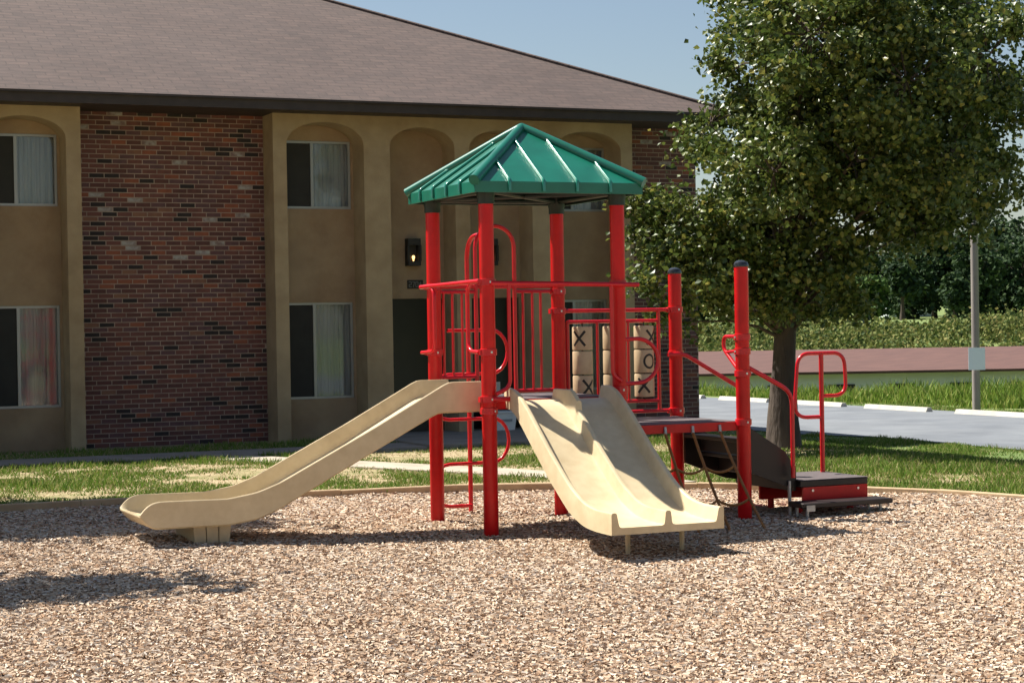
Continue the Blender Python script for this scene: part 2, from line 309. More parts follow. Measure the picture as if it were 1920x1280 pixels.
def rs(x, y, k=1.154): return (CAM.x + (x - CAM.x) * k, CAM.y + (y - CAM.y) * k)
RZ = -.25
mb = MB(); rp = [rs(8.75, 40), rs(8.72, 12.2), rs(8.8, 9.5), rs(9.22, 8.2), rs(9.15, 6.3), rs(9.0, -36), rs(14.35, -36), rs(14.35, 40)]; mb.add([(*p, RZ + .016) for p in rp], [tuple(range(8))])
tag(mb.build('road', M_asph, smooth=0), 'grey asphalt parking road past the tree', kind='structure')
mb = MB()
for i in range(12):
    x0 = -11.9 + i * 1.27; mb.box(x0, x0 + 1.262, 10.0, 11.05, -.1, .035)
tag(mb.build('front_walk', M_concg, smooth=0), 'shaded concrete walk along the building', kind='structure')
def path_strip(pts, wd, z, name, mt):
    mb = MB(); n = len(pts); L_ = []; R_ = []
    for i in range(n):
        a = Vector((*pts[max(i - 1, 0)], 0)); b = Vector((*pts[min(i + 1, n - 1)], 0)); t = (b - a).normalized(); nn = Vector((-t.y, t.x, 0)) * wd / 2
        p = Vector((*pts[i], 0)); L_.append(p + nn); R_.append(p - nn)
    for i in range(n - 1):
        e = 0.012 if i else 0; a0 = L_[i].lerp(L_[i + 1], e); b0 = R_[i].lerp(R_[i + 1], e)
        q = [a0, L_[i + 1], R_[i + 1], b0]
        mb.add([(p.x, p.y, -.08) for p in q] + [(p.x, p.y, z) for p in q], [(3, 2, 1, 0), (4, 5, 6, 7), (0, 1, 5, 4), (1, 2, 6, 5), (2, 3, 7, 6), (3, 0, 4, 7)])
    return mb.build(name, mt, smooth=0)
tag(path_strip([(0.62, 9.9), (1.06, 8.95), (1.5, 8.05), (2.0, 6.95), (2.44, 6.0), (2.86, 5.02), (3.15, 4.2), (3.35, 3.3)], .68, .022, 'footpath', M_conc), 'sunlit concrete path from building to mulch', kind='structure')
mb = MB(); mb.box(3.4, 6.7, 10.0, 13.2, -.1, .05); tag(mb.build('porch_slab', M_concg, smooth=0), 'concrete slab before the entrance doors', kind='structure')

# ------------------------------------------------------------------ apartment building
FY, BY = 12.70, 13.20
EY, EZ, RP = 12.1, 4.86, 0.46          # eave line, its height, roof pitch
bld = empty('apartment_building', (0, 0, 0), 'two storey brick and tan stucco apartment building with arched bays and brown roof', 'building')
def wall_holes(mb, x0, x1, z0, z1, y, holes, depth):
    xs = sorted({x0, x1, *[h[0] for h in holes], *[h[1] for h in holes]}); zs = sorted({z0, z1, *[h[2] for h in holes], *[h[3] for h in holes]})
    for i in range(len(xs) - 1):
        for j in range(len(zs) - 1):
            cx, cz = (xs[i] + xs[i + 1]) / 2, (zs[j] + zs[j + 1]) / 2
            if any(h[0] < cx < h[1] and h[2] < cz < h[3] for h in holes): continue
            mb.add([(xs[i], y, zs[j]), (xs[i + 1], y, zs[j]), (xs[i + 1], y, zs[j + 1]), (xs[i], y, zs[j + 1])], [(0, 1, 2, 3)])
    for a, b, c, d in holes:
        y2 = y + depth
        mb.add([(a, y, c), (b, y, c), (b, y, d), (a, y, d), (a, y2, c), (b, y2, c), (b, y2, d), (a, y2, d)], [(0, 1, 5, 4), (1, 2, 6, 5), (2, 3, 7, 6), (3, 0, 4, 7)])
def window(x0, x1, z0, z1, xm, y):
    wn = MB(); t = .035; yy0, yy1 = y + .02, y + .075
    wn.box(x0, x1, yy0, yy1, z0, z0 + t); wn.box(x0, x1, yy0, yy1, z1 - t, z1); wn.box(x0, x0 + t, yy0 + .001, yy1 - .001, z0 + t, z1 - t); wn.box(x1 - t, x1, yy0 + .001, yy1 - .001, z0 + t, z1 - t); wn.box(xm - .022, xm + .022, yy0 - .004, yy1 - .002, z0 + t, z1 - t)
    o = wn.build('window', M_alum, bld)
    a = MB(); a.box(x0 + t, xm - .022, y + .045, y + .050, z0 + t, z1 - t); s = a.build('insect_screen', M_screen, o, smooth=0); s['label'] = 'dark insect screen over the left window half'
    a = MB(); a.box(xm + .022, x1 - t, y + .045, y + .049, z0 + t, z1 - t); a.build('pane', M_glass, o, smooth=0)
    c = MB(); n = 40; v = []; xa, xb = xm - .02, x1 - .01
    for i in range(n + 1):
        x = xa + (xb - xa) * i / n; yc = y + .115 + .016 * math.sin(i * 1.1 + z0) + .006 * math.sin(i * 2.7); v += [(x, yc, z0 + .005), (x, yc + .01 * math.sin(i * .9), z1 - .01)]
    c.add(v, [(2 * i, 2 * i + 2, 2 * i + 3, 2 * i + 1) for i in range(n)]); c.build('curtain', M_curtain, o)
    d = MB(); d.box(x0, x1, y + .16, y + .17, z0, z1); d.build('dark_room', M_screen, o, smooth=0)
    return o
def arcade(X0, full=True):
    D = X0 - 2.09
    arches = [(2.29, 3.46, 4.61), (3.865, 4.89, 4.57), (5.125, 6.15, 4.56), (6.53, 7.67, 4.58)]; arches = [(a + D, b + D, t) for a, b, t in arches]
    XL, XR, ZT, ZS = X0, X0 + 5.78, 4.80, 4.27; mb = MB(); n = 24
    edges = [XL] + sum([[a, b] for a, b, _ in arches], []) + [XR]
    for i in range(0, len(edges), 2): mb.add([(edges[i], FY, -.1), (edges[i + 1], FY, -.1), (edges[i + 1], FY, ZT), (edges[i], FY, ZT)], [(0, 1, 2, 3)])
    for a, b, t in arches:
        c, hw = (a + b) / 2, (b - a) / 2
        out = [(c - hw * math.cos(math.pi * k / n), ZS + (t - ZS) * math.sin(math.pi * k / n) ** .92) for k in range(n + 1)]
        v = sum([[(x, FY, z), (x, FY, ZT)] for x, z in out], []); mb.add(v, [(2 * k, 2 * k + 2, 2 * k + 3, 2 * k + 1) for k in range(n)])
        ol = [(a, -.1)] + out + [(b, -.1)]
        v = sum([[(x, FY, z), (x, BY, z)] for x, z in ol], []); mb.add(v, [(2 * k, 2 * k + 1, 2 * k + 3, 2 * k + 2) for k in range(len(ol) - 1)])
    for x in (XL, XR): mb.add([(x, FY, -.1), (x, BY + .1, -.1), (x, BY + .1, ZT), (x, FY, ZT)], [(0, 1, 2, 3)])
    mb.build('stucco_arcade', M_stucco, bld, smooth=35)
    hs = []
    for k in (0, 3):
        a, b, _ = arches[k]
        for z0, z1 in ((.59, 2.01), (3.385, 4.385)): hs.append((a + .03, b - .035, z0, z1))
    for k in (1, 2): a, b, _ = arches[k]; hs.append((a + .05, b - .03, .05, 2.05))
    rb = MB(); wall_holes(rb, XL + .01, XR - .01, -.1, 4.8, BY, hs, .10); rb.build('recess_wall', M_stucco_shade, bld, smooth=0)
    for h in hs[:4]: window(h[0] + .002, h[1] - .002, h[2] + .002, h[3] - .002, h[0] + .51, BY)
    for h in hs[4:]:
        d = MB(); d.box(h[0] + .003, h[1] - .003, BY + .055, BY + .095, h[2] + .003, h[3] - .003); t = .09
        d.box(h[0] + .003, h[0] + t, BY + .045, BY + .055, h[2] + .004, h[3] - .004); d.box(h[1] - t, h[1] - .003, BY + .045, BY + .055, h[2] + .004, h[3] - .004); d.box(h[0] + t, h[1] - t, BY + .045, BY + .055, h[3] - .16, h[3] - .004); d.box(h[0] + t, h[1] - t, BY + .045, BY + .055, h[2] + .004, h[2] + .22)
        do = d.build('door', M_door, bld, smooth=0)
        hd = MB(); hd.tube(fil([(h[0] + .14, BY + .05, 1.02), (h[0] + .14, BY - .0, 1.02), (h[0] + .14, BY - .0, 1.24), (h[0] + .14, BY + .05, 1.24)], .02), .01, 8); hd.build('door_handle', M_capblk, do)
    for k in (1, 2):      # wall lamps over the doors, a bulb glowing in each
        a, b, _ = arches[k]; cx = a + .50; l = MB(); yb, yf = BY - .001, BY - .14; z0, z1 = 2.54, 2.95
        l.box(cx - .105, cx + .105, yb - .02, yb, z0, z1); l.box(cx - .10, cx + .10, yf, yb - .02, z1 - .10, z1 - .002)
        l.box(cx - .10, cx + .10, yf, yb - .02, z0 + .002, z0 + .07)
        for sx in (-1, 1): l.box(cx + sx * .10 - .012, cx + sx * .10 + .012 - .001, yf + .001, yf + .022, z0 + .07, z1 - .1); l.box(cx + sx * .085 - .015, cx + sx * .085 + .015, yf + .022, yb - .02, z0 + .07, z1 - .1)
        lo = l.build('wall_lamp', M_plate, bld, smooth=0)
        bb = MB(); bb.lathe(cx, yf + .06, [(.004, z0 + .07), (.010, z0 + .075), (.011, z0 + .10), (.020, z0 + .115), (.023, z0 + .132), (.018, z0 + .150), (.004, z0 + .158)], 12); bb.build('bulb', M_bulb, lo)
    return arches
arch_c = arcade(2.09); arcade(-6.42)
# number plate
np_ = MB(); np_.box(4.285, 4.535, BY - .018, BY - .001, 2.20, 2.33); plate = np_.build('number_sign', M_plate, bld, smooth=0); plate['label'] = 'small black house number plate reading 2704'
seg7 = {'2': [(0, 1, 1, 1), (1, 1, 1, .5), (1, .5, 0, .45), (0, .45, 0, 0), (0, 0, 1, 0)], '7': [(0, 1, 1, 1), (1, 1, .35, 0)], '0': [(0.1, 1, .9, 1), (1, .9, 1, .1), (.9, 0, .1, 0), (0, .1, 0, .9)], '4': [(.75, 1, 0, .35), (0, .35, 1, .35), (.75, 1, .75, 0)]}
dg = MB(); cx = 4.312
for ch in '2704':
    for a, b, c, d in seg7[ch]:
        p = Vector((cx + a * .036, BY - .0205, 2.227 + b * .075)); q = Vector((cx + c * .036, BY - .0205, 2.227 + d * .075)); t = (q - p).normalized(); n_ = Vector((-t.z, 0, t.x)) * .006; p -= t * .005; q += t * .005
        dg.add([p - n_, q - n_, q + n_, p + n_], [(0, 1, 2, 3)])
    cx += .053
dg.build('digits', M_digit, plate, smooth=0)

# brick bays
CW, CH, BL, BH = .2135, .0677, .2005, .0545
bmesh_cache = {}
def brick_bay(x0, x1, zt, single, name_label):
    mo = MB(); mo.box(x0, x1, BY + .0, BY + .25, -.1, 4.8); wallo = mo.build('brick_wall', M_mortar, bld, smooth=0); wallo['label'] = name_label
    L_ = []; rows = int(zt / CH) + 1
    r2 = random.Random(int(x0 * 100) + 5)
    for r in range(rows):
        z = .005 + r * CH; x = x0 - (r % 2) * CW / 2 - r2.uniform(0, .02) + .006
        if r % 7 == 6: x -= .05
        while x < x1:
            a, b = max(x, x0 + .004), min(x + BL, x1 - .004)
            if b - a > .03 and z + BH < 4.76:
                u = r2.random(); k = 0; acc = 0
                for k, t in enumerate(BR):
                    acc += t[3]
                    if u < acc: break
                if k == 6 and z < 2.3: k = 0
                if z > 3 and r2.random() < .02: k = 6
                L_.append((a, b, z, k, r2.uniform(-.002, .0012)))
            x += CW
    L_.sort(key=lambda t: (t[0] - CAM.x) ** 2 + (t[2] - CAM.z) ** 2 * 1.5)
    L_ = [t for t in L_ if t[1] - t[0] > .19] + [t for t in L_ if t[1] - t[0] <= .19] if single else L_
    ns = 300 if single else 0
    for a, b, z, k, dy in L_[:ns]:
        full = abs((b - a) - BL) < .001; key = (k, round(b - a, 3))
        if key not in bmesh_cache:
            q = MB(); q.box(-(b - a) / 2, (b - a) / 2, -.004, .03, 0, BH); t = q.build('brick', M_br[k], wallo, smooth=0); bmesh_cache[key] = t.data
        else:
            t = bpy.data.objects.new('brick', bmesh_cache[key]); col.objects.link(t); t.parent = wallo
        t.location = ((a + b) / 2, BY + dy, z); t.rotation_euler = (random.uniform(-.01, .01), random.uniform(-.006, .006), 0)
    q = MB()
    for a, b, z, k, dy in L_[ns:]: q.box(a, b, BY - .004 + dy, BY + .02, z, z + BH, k)
    o = q.build('bricks', M_br, wallo, smooth=0); o['kind'] = 'stuff'
brick_bay(-.64, 2.09, 4.76, True, 'shaded red brick bay with dark and whitewashed bricks')
brick_bay(7.87, 9.27, 4.76, False, 'narrow brick bay at the building corner behind the tree')
mb = MB(); mb.box(9.0, 9.268, BY + .25, 23.2, -.1, 4.8); mb.box(-12.5, 9.0, 23.0, 23.2, -.1, 4.8); mb.box(-12.5, -12.2, BY, 23.0, -.1, 4.8); mb.box(-12.2, -6.42, BY, BY + .2, -.1, 4.8); mb.build('outer_wall', M_br[0], bld, smooth=0)
# hip roof
XL, XR, YB = -13.1, 9.42, 24.0; run = (YB - EY) / 2; zr = EZ + RP * run
rf = MB(); v = [(XL, EY, EZ), (XR, EY, EZ), (XR, YB, EZ), (XL, YB, EZ), (XL + run, EY + run, zr), (XR - run, EY + run, zr)]
rf.add(v, [(0, 1, 5, 4), (1, 2, 5), (2, 3, 4, 5), (3, 0, 4)]); roof = rf.build('roof', M_shing, bld, smooth=0)
fs = MB(); fs.box(XL + .02, XR - .02, EY + .015, EY + .04, EZ - .16, EZ - .012); fs.box(XR - .045, XR - .02, EY + .04, YB, EZ - .16, EZ - .012); fs.build('fascia', M_fascia, roof, smooth=0)
ft = MB(); ft.box(XL, XR, EY - .03, EY + .014, EZ - .035, EZ - .006); ft.box(XR - .018, XR + .02, EY + .014, YB, EZ - .035, EZ - .006); ft.build('drip_edge', M_fascia, roof, smooth=0)
sf = MB(); sf.box(XL + .03, XR - .05, EY + .04, BY + .3, EZ - .14, EZ - .12); sf.box(9.27, XR - .05, BY + .3, YB, EZ - .14, EZ - .12); sf.build('soffit', M_fascia, roof, smooth=0)
rc_ = MB()
for a, b in (((XL, EY, EZ), v[4]), ((XR, EY, EZ), v[5]), (v[4], v[5])): rc_.tube([Vector(a) + Vector((0, 0, .012)), Vector(b) + Vector((0, 0, .012))], .035, 6)
rc_.build('hip_cap', M_shing, roof)
# things at the entrance
def tub():
    t = empty('storage_tub', (0, 0, 0), 'white plastic tub with grey printing standing by the right entrance door', 'tub')
    b = MB(); x0, x1, y0, y1, z0, z1 = 5.35, 5.80, 12.62, 12.98, .05, .30
    b.add([(x0 + .03, y0 + .02, z0), (x1 - .03, y0 + .02, z0), (x1 - .03, y1 - .02, z0), (x0 + .03, y1 - .02, z0), (x0, y0, z1), (x1, y0, z1), (x1, y1, z1), (x0, y1, z1)], [(3, 2, 1, 0), (4, 5, 6, 7), (0, 1, 5, 4), (1, 2, 6, 5), (2, 3, 7, 6), (3, 0, 4, 7)]); b.build('body', M_white, t, smooth=0)
    l = MB(); l.rbox(x0 - .012, x1 + .012, y0 - .012, y1 + .012, z1 + .001, z1 + .035, .008); l.build('lid', M_white, t)
    p = MB(); p.add([(x0 + .06, y0 - .0005, .18), (x1 - .08, y0 - .0005, .18), (x1 - .08, y0 - .004, .215), (x0 + .06, y0 - .004, .215)], [(0, 1, 2, 3)]); p.build('print', M_greyprint, t, smooth=0)
    return t
tub()
nt_ = MB(); nt_.box(5.40, 5.80, BY + .040, BY + .0445, .56, .76); no = nt_.build('door_notice', M_white, bld, smooth=0); no['label'] = 'white paper notice low on the right entrance door'
nt_ = MB(); nt_.box(5.52, 5.60, BY + .0375, BY + .0395, .62, .70); nt_.build('print', M_greyprint, no, smooth=0)

# ------------------------------------------------------------------ play structure
S = 1.121; PR = 0.0575
play = empty('play_structure', (0, 0, 0), 'red playground structure with green hip roof, tan slides and climbers on mulch', 'playground')
POST = {'A': (0, S), 'B': (0, 0), 'C': (S, S), 'D': (S, 0), 'E': (2 * S, S), 'F': (2 * S, 0)}
for k, (x, y) in POST.items():
    zt = 2.60 if k in 'ABCD' else (2.055 if k == 'E' else 2.075)
    mb = MB(); mb.lathe(x, y, [(PR - .004, -.2), (PR, -.19), (PR, zt)], 28); po = mb.build('post', M_red, play)
    if k in 'ABCD':
        c = MB(); c.lathe(x, y, [(.0635, 2.55), (.0665, 2.555), (.0665, 2.60), (.070, 2.61), (.070, 2.70), (.05, 2.71)], 24); c.build('collar', M_darkgreen, po)
    else:
        c = MB(); c.lathe(x, y, [(.0605, zt - .012), (.0615, zt - .006), (.0605, zt + .010), (.052, zt + .028), (.032, zt + .040), (.004, zt + .045)], 24); c.build('cap', M_capblk, po)
D1, D2 = 1.055, 0.815
def deck(x0, x1, z, name):
    g = .035; mb = MB(); n = 11
    mb.rbox(x0 + g, x1 - g, g, S - g, z - .012, z, .004)
    for sx, sy in ((x0, 0), (x1, 0), (x0, S), (x1, S)): pass
    o = mb.build(name, M_deck, play)
    f = MB(); t = .022
    f.box(x0 + .06, x1 - .06, g - .028, g - .004, z - .075, z - .006); f.box(x0 + .06, x1 - .06, S - g + .004, S - g + .028, z - .075, z - .006)
    f.box(x0 + g - .028, x0 + g - .004, .06, S - .06, z - .075, z - .006); f.box(x1 - g + .004, x1 - g + .028, .06, S - .06, z - .075, z - .006)
    f.build('deck_skirt', M_red, o, smooth=0)
    b = MB()
    for i in range(1, 4): yy = S * i / 4; b.box(x0 + .05, x1 - .05, yy - .015, yy + .015, z - .06, z - .0125)
    b.build('deck_brace', M_brown, o, smooth=0)
deck(0, S, D1, 'upper_deck'); deck(S, 2 * S, D2, 'lower_deck')
def clamp(k, z, stub=None):
    x, y = POST[k]; c = MB(); c.lathe(x, y, [(PR + .001, z - .026), (PR + .010, z - .024), (PR + .010, z + .024), (PR + .001, z + .026)], 24)
    if stub:
        a = math.radians(stub); d = Vector((math.cos(a), math.sin(a), 0)); p = Vector((x, y, z)) + d * (PR + .004); c.box(p.x - .02, p.x + .02, p.y - .02, p.y + .02, z - .02, z + .02)
    o = c.build('clamp', M_redrail, play)
    b = MB()
    for s in (-1, 1):
        a = math.radians((stub or 0) + 90 * s); p = Vector((x, y, z)) + Vector((math.cos(a), math.sin(a), 0)) * (PR + .010); b.lathe(p.x, p.y, [(.008, z - .008), (.008, z + .008)], 8)
    b.build('bolt', M_bolt, o)
for k, z, st in (('A', 1.945, 180), ('B', 1.955, 180), ('A', 1.41, 180), ('B', 1.42, 180), ('B', 1.06, 180), ('B', .97, 200), ('D', 1.935, 0), ('C', 1.90, 0), ('C', 1.735, 180), ('E', 1.735, 180), ('D', 1.10, 0), ('D', .86, 0), ('E', 1.355, 0), ('F', D2 - .01, 0), ('F', 1.495, 90), ('F', 1.38, 90), ('F', 1.20, 0), ('A', 1.06, 180), ('C', .86, 0), ('E', .86, 180)): clamp(k, z, st)
TR = .0155
def rail(name, pts, r=TR, fr=.06, parent=play, m_=None, seg=12): mb = MB(); mb.tube(fil(pts, fr), r, seg); return mb.build(name, m_ or M_redrail, parent, smooth=50)
# A-B side: bar over the single slide with two hand loops
XF = -.075
rail('top_rail', [(XF, -.03, 1.962), (XF, S + .10, 1.947)], .0185)
rail('hand_loop', [(XF, .14, 1.955), (XF, .215, 1.90), (XF, .215, 1.43), (XF, .0, 1.42)], TR, .09)
rail('hand_loop', [(XF, S - .12, 1.947), (XF, S - .195, 1.90), (XF, S - .195, 1.42), (XF, S + .10, 1.41)], TR, .09)
# B-D side: bar over the double slide with legs to the deck
rail('top_rail', [(.0, -.078, 1.945), (S + .14, -.078, 1.925)], .0185)
rail('hand_loop', [(.145, -.078, 1.94), (.145, -.078, 1.15), (.03, -.07, 1.10)], TR, .09)
rail('hand_loop', [(S - .10, -.078, 1.93), (S - .10, -.078, 1.22), (S - .02, -.07, 1.17)], TR, .09)
rail('slide_bar', [(.0, -.075, 1.062), (.22, -.075, 1.062)], .019)
# A-C back side: barred panels either side of an arched gateway
YBk = S + .005
def barred(x0, x1, z0, z1, xs):
    p = MB(); p.tube([(x0, YBk, z1), (x1, YBk, z1)], TR, 10); o = p.build('guard_panel_rail', M_redrail, play); p = MB(); p.tube([(x0, YBk, z0), (x1, YBk, z0)], TR, 10); p.build('bottom_bar', M_redrail, o)
    for x in xs: b = MB(); b.tube([(x, YBk, z0), (x, YBk, z1)], .011, 10); b.build('bar', M_redrail, o)
barred(.05, .365, 1.205, 1.905, [.085, .165, .25]); barred(.735, S - .05, 1.075, 1.905, [.80, .886, .962])
rail('guard_top_rail', [(.05, YBk, 1.945), (S - .05, YBk, 1.945)], .0165)
n = 14; arch = [(.375, YBk, D1 - .02), (.375, YBk, 2.27)] + [(.55 - .175 * math.cos(math.pi * k / n), YBk, 2.27 + .18 * math.sin(math.pi * k / n)) for k in range(1, n)] + [(.725, YBk, 2.27), (.725, YBk, D1 - .02)]
mb = MB(); mb.tube(arch, .0175, 12); mb.build('gateway_arch', M_redrail, play)
# snake climber behind the gateway: a pole with a serpentine tube of rungs
px_, py_ = .535, 1.70
sn = MB(); sn.tube(fil([(px_, py_, -.15), (px_, py_, 2.38), (px_ - .01, YBk + .02, 2.40)], .22, 10), .0195, 12); so_ = sn.build('climber_pole', M_redrail, play)
lv = [.085, .445, .825, 1.21, 1.585]; pts = [(px_, py_ - .025, lv[0])]; sgn = -1
for i in range(len(lv)):
    xe = px_ + sgn * .20; pts.append((xe, py_ - .025, lv[i]))
    if i < len(lv) - 1:
        for k in range(1, 10):
            a = math.pi * k / 10; pts.append((xe + sgn * .155 * math.sin(a), py_ - .025, lv[i] + (lv[i + 1] - lv[i]) * (1 - math.cos(a)) / 2))
        pts.append((xe, py_ - .025, lv[i + 1])); sgn = -sgn
pts.append((px_, py_ - .025, lv[-1]))
P2 = [pts[0]]
for p in pts[1:]:
    if (Vector(p) - Vector(P2[-1])).length > .004: P2.append(p)
mb = MB(); mb.tube(P2, .0155, 12); mb.build('serpentine_rung', M_redrail, play, smooth=50)
# C-E back side: tic tac toe panel
rail('guard_top_rail', [(S, S, 1.735), (2 * S, S, 1.735)], .0165)
tt = MB(); xa, xb, za, zb = 1.205, 2.075, .955, 1.642
tt.tube([(xa, S, zb), (xb, S, zb)], TR, 10); tt.tube([(xa, S, za), (xb, S, za)], TR, 10); tt.tube([(xa, S, .86), (xa, S, zb)], TR, 10); tt.tube([(xb, S, .86), (xb, S, 1.735)], TR, 10)
for x in (1.487, 1.782): tt.tube([(x, S, za), (x, S, zb)], .0115, 10)
tt.tube([(S, S, .865), (2 * S, S, .865)], TR, 10); ttt = tt.build('tic_tac_toe_panel', M_redrail, play)
def block(cx, z0, h, mark, ang):
    r = .086; mb = MB(); mb.lathe(cx, S, [(r - .010, z0), (r - .002, z0 + .003), (r, z0 + .010), (r, z0 + h - .010), (r - .002, z0 + h - .003), (r - .010, z0 + h)], 32)
    zc = z0 + h / 2; R = r + .0015
    def on(u, w_): a = -math.pi / 2 + math.radians(ang) + u / R; return (cx + R * math.cos(a), S + R * math.sin(a), zc + w_)
    def strip(path, wd):
        P = [Vector((u, w_, 0)) for u, w_ in path]; v = []
        for i, p in enumerate(P):
            t = (P[min(i + 1, len(P) - 1)] - P[max(i - 1, 0)]).normalized(); nn = Vector((-t.y, t.x, 0)) * wd / 2; v += [on(*(p + nn).xy), on(*(p - nn).xy)]
        mb.add(v, [(2 * i, 2 * i + 1, 2 * i + 3, 2 * i + 2) for i in range(len(P) - 1)], 1)
    if mark == 'X':
        for s in (-1, 1): strip([(-.052 + .104 * i / 8, s * (-.062 + .124 * i / 8)) for i in range(9)], .021)
    elif mark == 'O': strip([(.046 * math.cos(2 * math.pi * i / 28), .056 * math.sin(2 * math.pi * i / 28)) for i in range(29)], .018)
    o = mb.build('game_block', [M_block, M_mark], ttt, smooth=35)
    if mark == '': o['label'] = 'game block turned to a blank side'
bh = .198
for cx, ms in ((1.343, (('X', -22 - 22), ('', 0), ('X', 30 - 22))), (1.632, (('X', 28), ('O', 12), ('O', 10))), (1.930, (('X', 35 - 12), ('O', 14 - 10), ('X', -8 - 22)))):
    for r, (mk, an) in enumerate(ms): block(cx, 1.60 - bh - r * (bh + .008), bh, mk, an)
    mb = MB(); mb.tube([(cx, S, za), (cx, S, zb)], .008, 8); mb.build('axle', M_mark, ttt)
# hand loops on the D and F posts
n = 16; mb = MB(); mb.tube(fil([(S + .03, -.03, 1.495), (S + .14, -.03, 1.50)], .01) + [(S + .14 + .19 * math.sin(math.pi * k / n), -.03, 1.325 + .175 * math.cos(math.pi * k / n)) for k in range(1, n)] + [(S + .14, -.03, 1.15), (S + .03, -.03, 1.145)], .0165, 12); mb.build('hand_loop', M_redrail, play, smooth=50)
FX = 2 * S
mb = MB(); mb.tube(fil([(FX + .005, .04, 1.50), (FX + .005, .30, 1.50), (FX + .005, .31, 1.40), (FX + .005, .04, 1.20)], .08), .0165, 12); mb.build('hand_loop', M_redrail, play, smooth=50)
rail('hand_loop_strut', [(FX + .005, .04, 1.385), (FX + .005, .265, 1.37)], .014)
# stairs, transfer platform and handrails
def steps():
    pl = [(FX + .03, D2 - .02), (2.67, .545), (2.775, .40), (2.775, .245), (2.655, .265), (FX + .03, .41)]
    for y in (.075, S - .075): q = MB(); q.prism(pl, 'y', y - .012, y + .012); q.build('stair_stringer', M_brown, play, smooth=0)
    for i, (x0, x1, z) in enumerate(((FX + .02, 2.42, .66), (2.42, 2.60, .50), (2.60, 2.77, .36))):
        q = MB(); q.rbox(x0, x1 + .02, .088, S - .088, z - .03, z, .004); o = q.build('stair_tread', M_brown, play)
        q = MB(); q.box(x1 + .0, x1 + .018, .09, S - .09, z - .15, z - .031); q.build('riser', M_brown, o, smooth=0)
    x0, x1, y0, y1, z = 2.775, 3.44, .0, .72, .300
    q = MB(); q.rbox(x0, x1, y0, y1, z - .055, z, .006); tp = q.build('transfer_platform', M_brown, play)
    q = MB(); q.rbox(x0 - .004, x1 + .004, y0 + .004, y1, z, z + .006, .002); q.build('tread_mat', M_deck, tp)
    q = MB(); q.box(x0 + .03, x1 - .004, y0 + .006, y0 + .03, .09, z - .056); q.box(x0 + .03, x1 - .004, y1 - .03, y1 - .006, .09, z - .056); q.box(x1 - .030, x1 - .005, y0 + .03, y1 - .03, .09, z - .056); q.build('platform_skirt', M_red, tp, smooth=0)
    b = MB()
    for xx in (x0 + .12, x1 - .10):
        v = MB(); b.tube([(xx, y0 + .006, .215), (xx, y0 - .002, .215)], .011, 8)
    b.build('bolt', M_bolt, tp)
    for xx in (x0 + .10, x1 - .06):
        for yy in (.18, y1 - .09): q = MB(); q.tube([(xx, yy, -.1), (xx, yy, .10)], .028, 12); q.build('leg', M_red, tp)
    q = MB(); q.rbox(2.63, 3.50, -.27, -.03, .100, .142, .006); ls = q.build('lower_step', M_brown, play)
    for xx, yy in ((2.70, -.215), (3.44, -.17), (2.70, -.06), (3.40, -.06)): q = MB(); q.tube([(xx, yy, -.1), (xx, yy, .10)], .014, 10); q.build('leg', M_steel, ls)
    q = MB(); q.box(2.655, 2.735, -.279, -.272, .075, .125); q.build('bracket', M_steel, ls, smooth=0)
    q = MB(); q.tube([(2.70, .05, -.1), (2.70, .05, .30)], .014, 10); q.build('stair_leg', M_steel, play)
steps()
rail('handrail', [(FX + .05, -.01, 1.245), (2.70, -.01, 1.035), (2.70, -.01, .33)], .0185, .11)
rail('handrail', [(FX - .12, S - .075, 1.345), (FX + .03, S - .075, 1.355), (2.93, S - .03, 1.0), (2.93, S - .03, .20)], .0185, .11)
# P shaped grab bar on the transfer platform
gx, gy = 3.385, .60
mb = MB(); mb.tube([(gx, gy, .20), (gx, gy, 1.345)], .0205, 12); gp = mb.build('grab_post', M_redrail, play)
mb = MB(); mb.tube(fil([(gx, gy, 1.335), (gx + .235, gy, 1.335), (gx + .255, gy, .965), (gx, gy, .965)], .17, 10), .0165, 12); mb.build('grab_loop', M_redrail, gp, smooth=50)
mb = MB(); mb.tube(fil([(gx, gy, 1.335), (gx - .235, gy, 1.335), (gx - .285, gy, .785), (gx, gy, .785)], .20, 10), .0165, 12); mb.build('grab_loop', M_redrail, gp, smooth=50)
# chain net climber on the front of the lower deck
def net():
    tops = [(1.52, .0, .74), (1.77, .0, .74), (2.02, .0, .74)]; bots = [(1.36, -.86, -.02), (1.64, -.84, -.02), (1.93, -.88, -.02)]; st = []
    for a, b in zip(tops, bots):
        a, b = Vector(a), Vector(b); pts = [a.lerp(b, t) + Vector((0, 0, -.035 * math.sin(math.pi * t))) for t in np.linspace(0, 1, 14)]; st.append(pts); q = MB(); q.tube(pts, .0115, 8); q.build('net_strand', M_rope, play)
        q = MB(); q.tube([a + Vector((0, .004, .05)), a + Vector((0, -.004, -.01))], .014, 8); q.build('net_hook', M_steel, play)
    for r in (4, 8):
        for i in range(2):
            a, b = st[i][r], st[i + 1][r]; q = MB(); q.tube([a.lerp(b, t) + Vector((0, 0, -.045 * 4 * t * (1 - t))) for t in np.linspace(0, 1, 11)], .0105, 8); q.build('net_rung', M_rope, play)
        b = st[0][r]; e = Vector((S + .14, b.y * .6, b.z + .02)); q = MB(); q.tube([e.lerp(b, t) + Vector((0, 0, -.04 * 4 * t * (1 - t))) for t in np.linspace(0, 1, 11)], .0105, 8); q.build('net_rung', M_rope, play)
net()
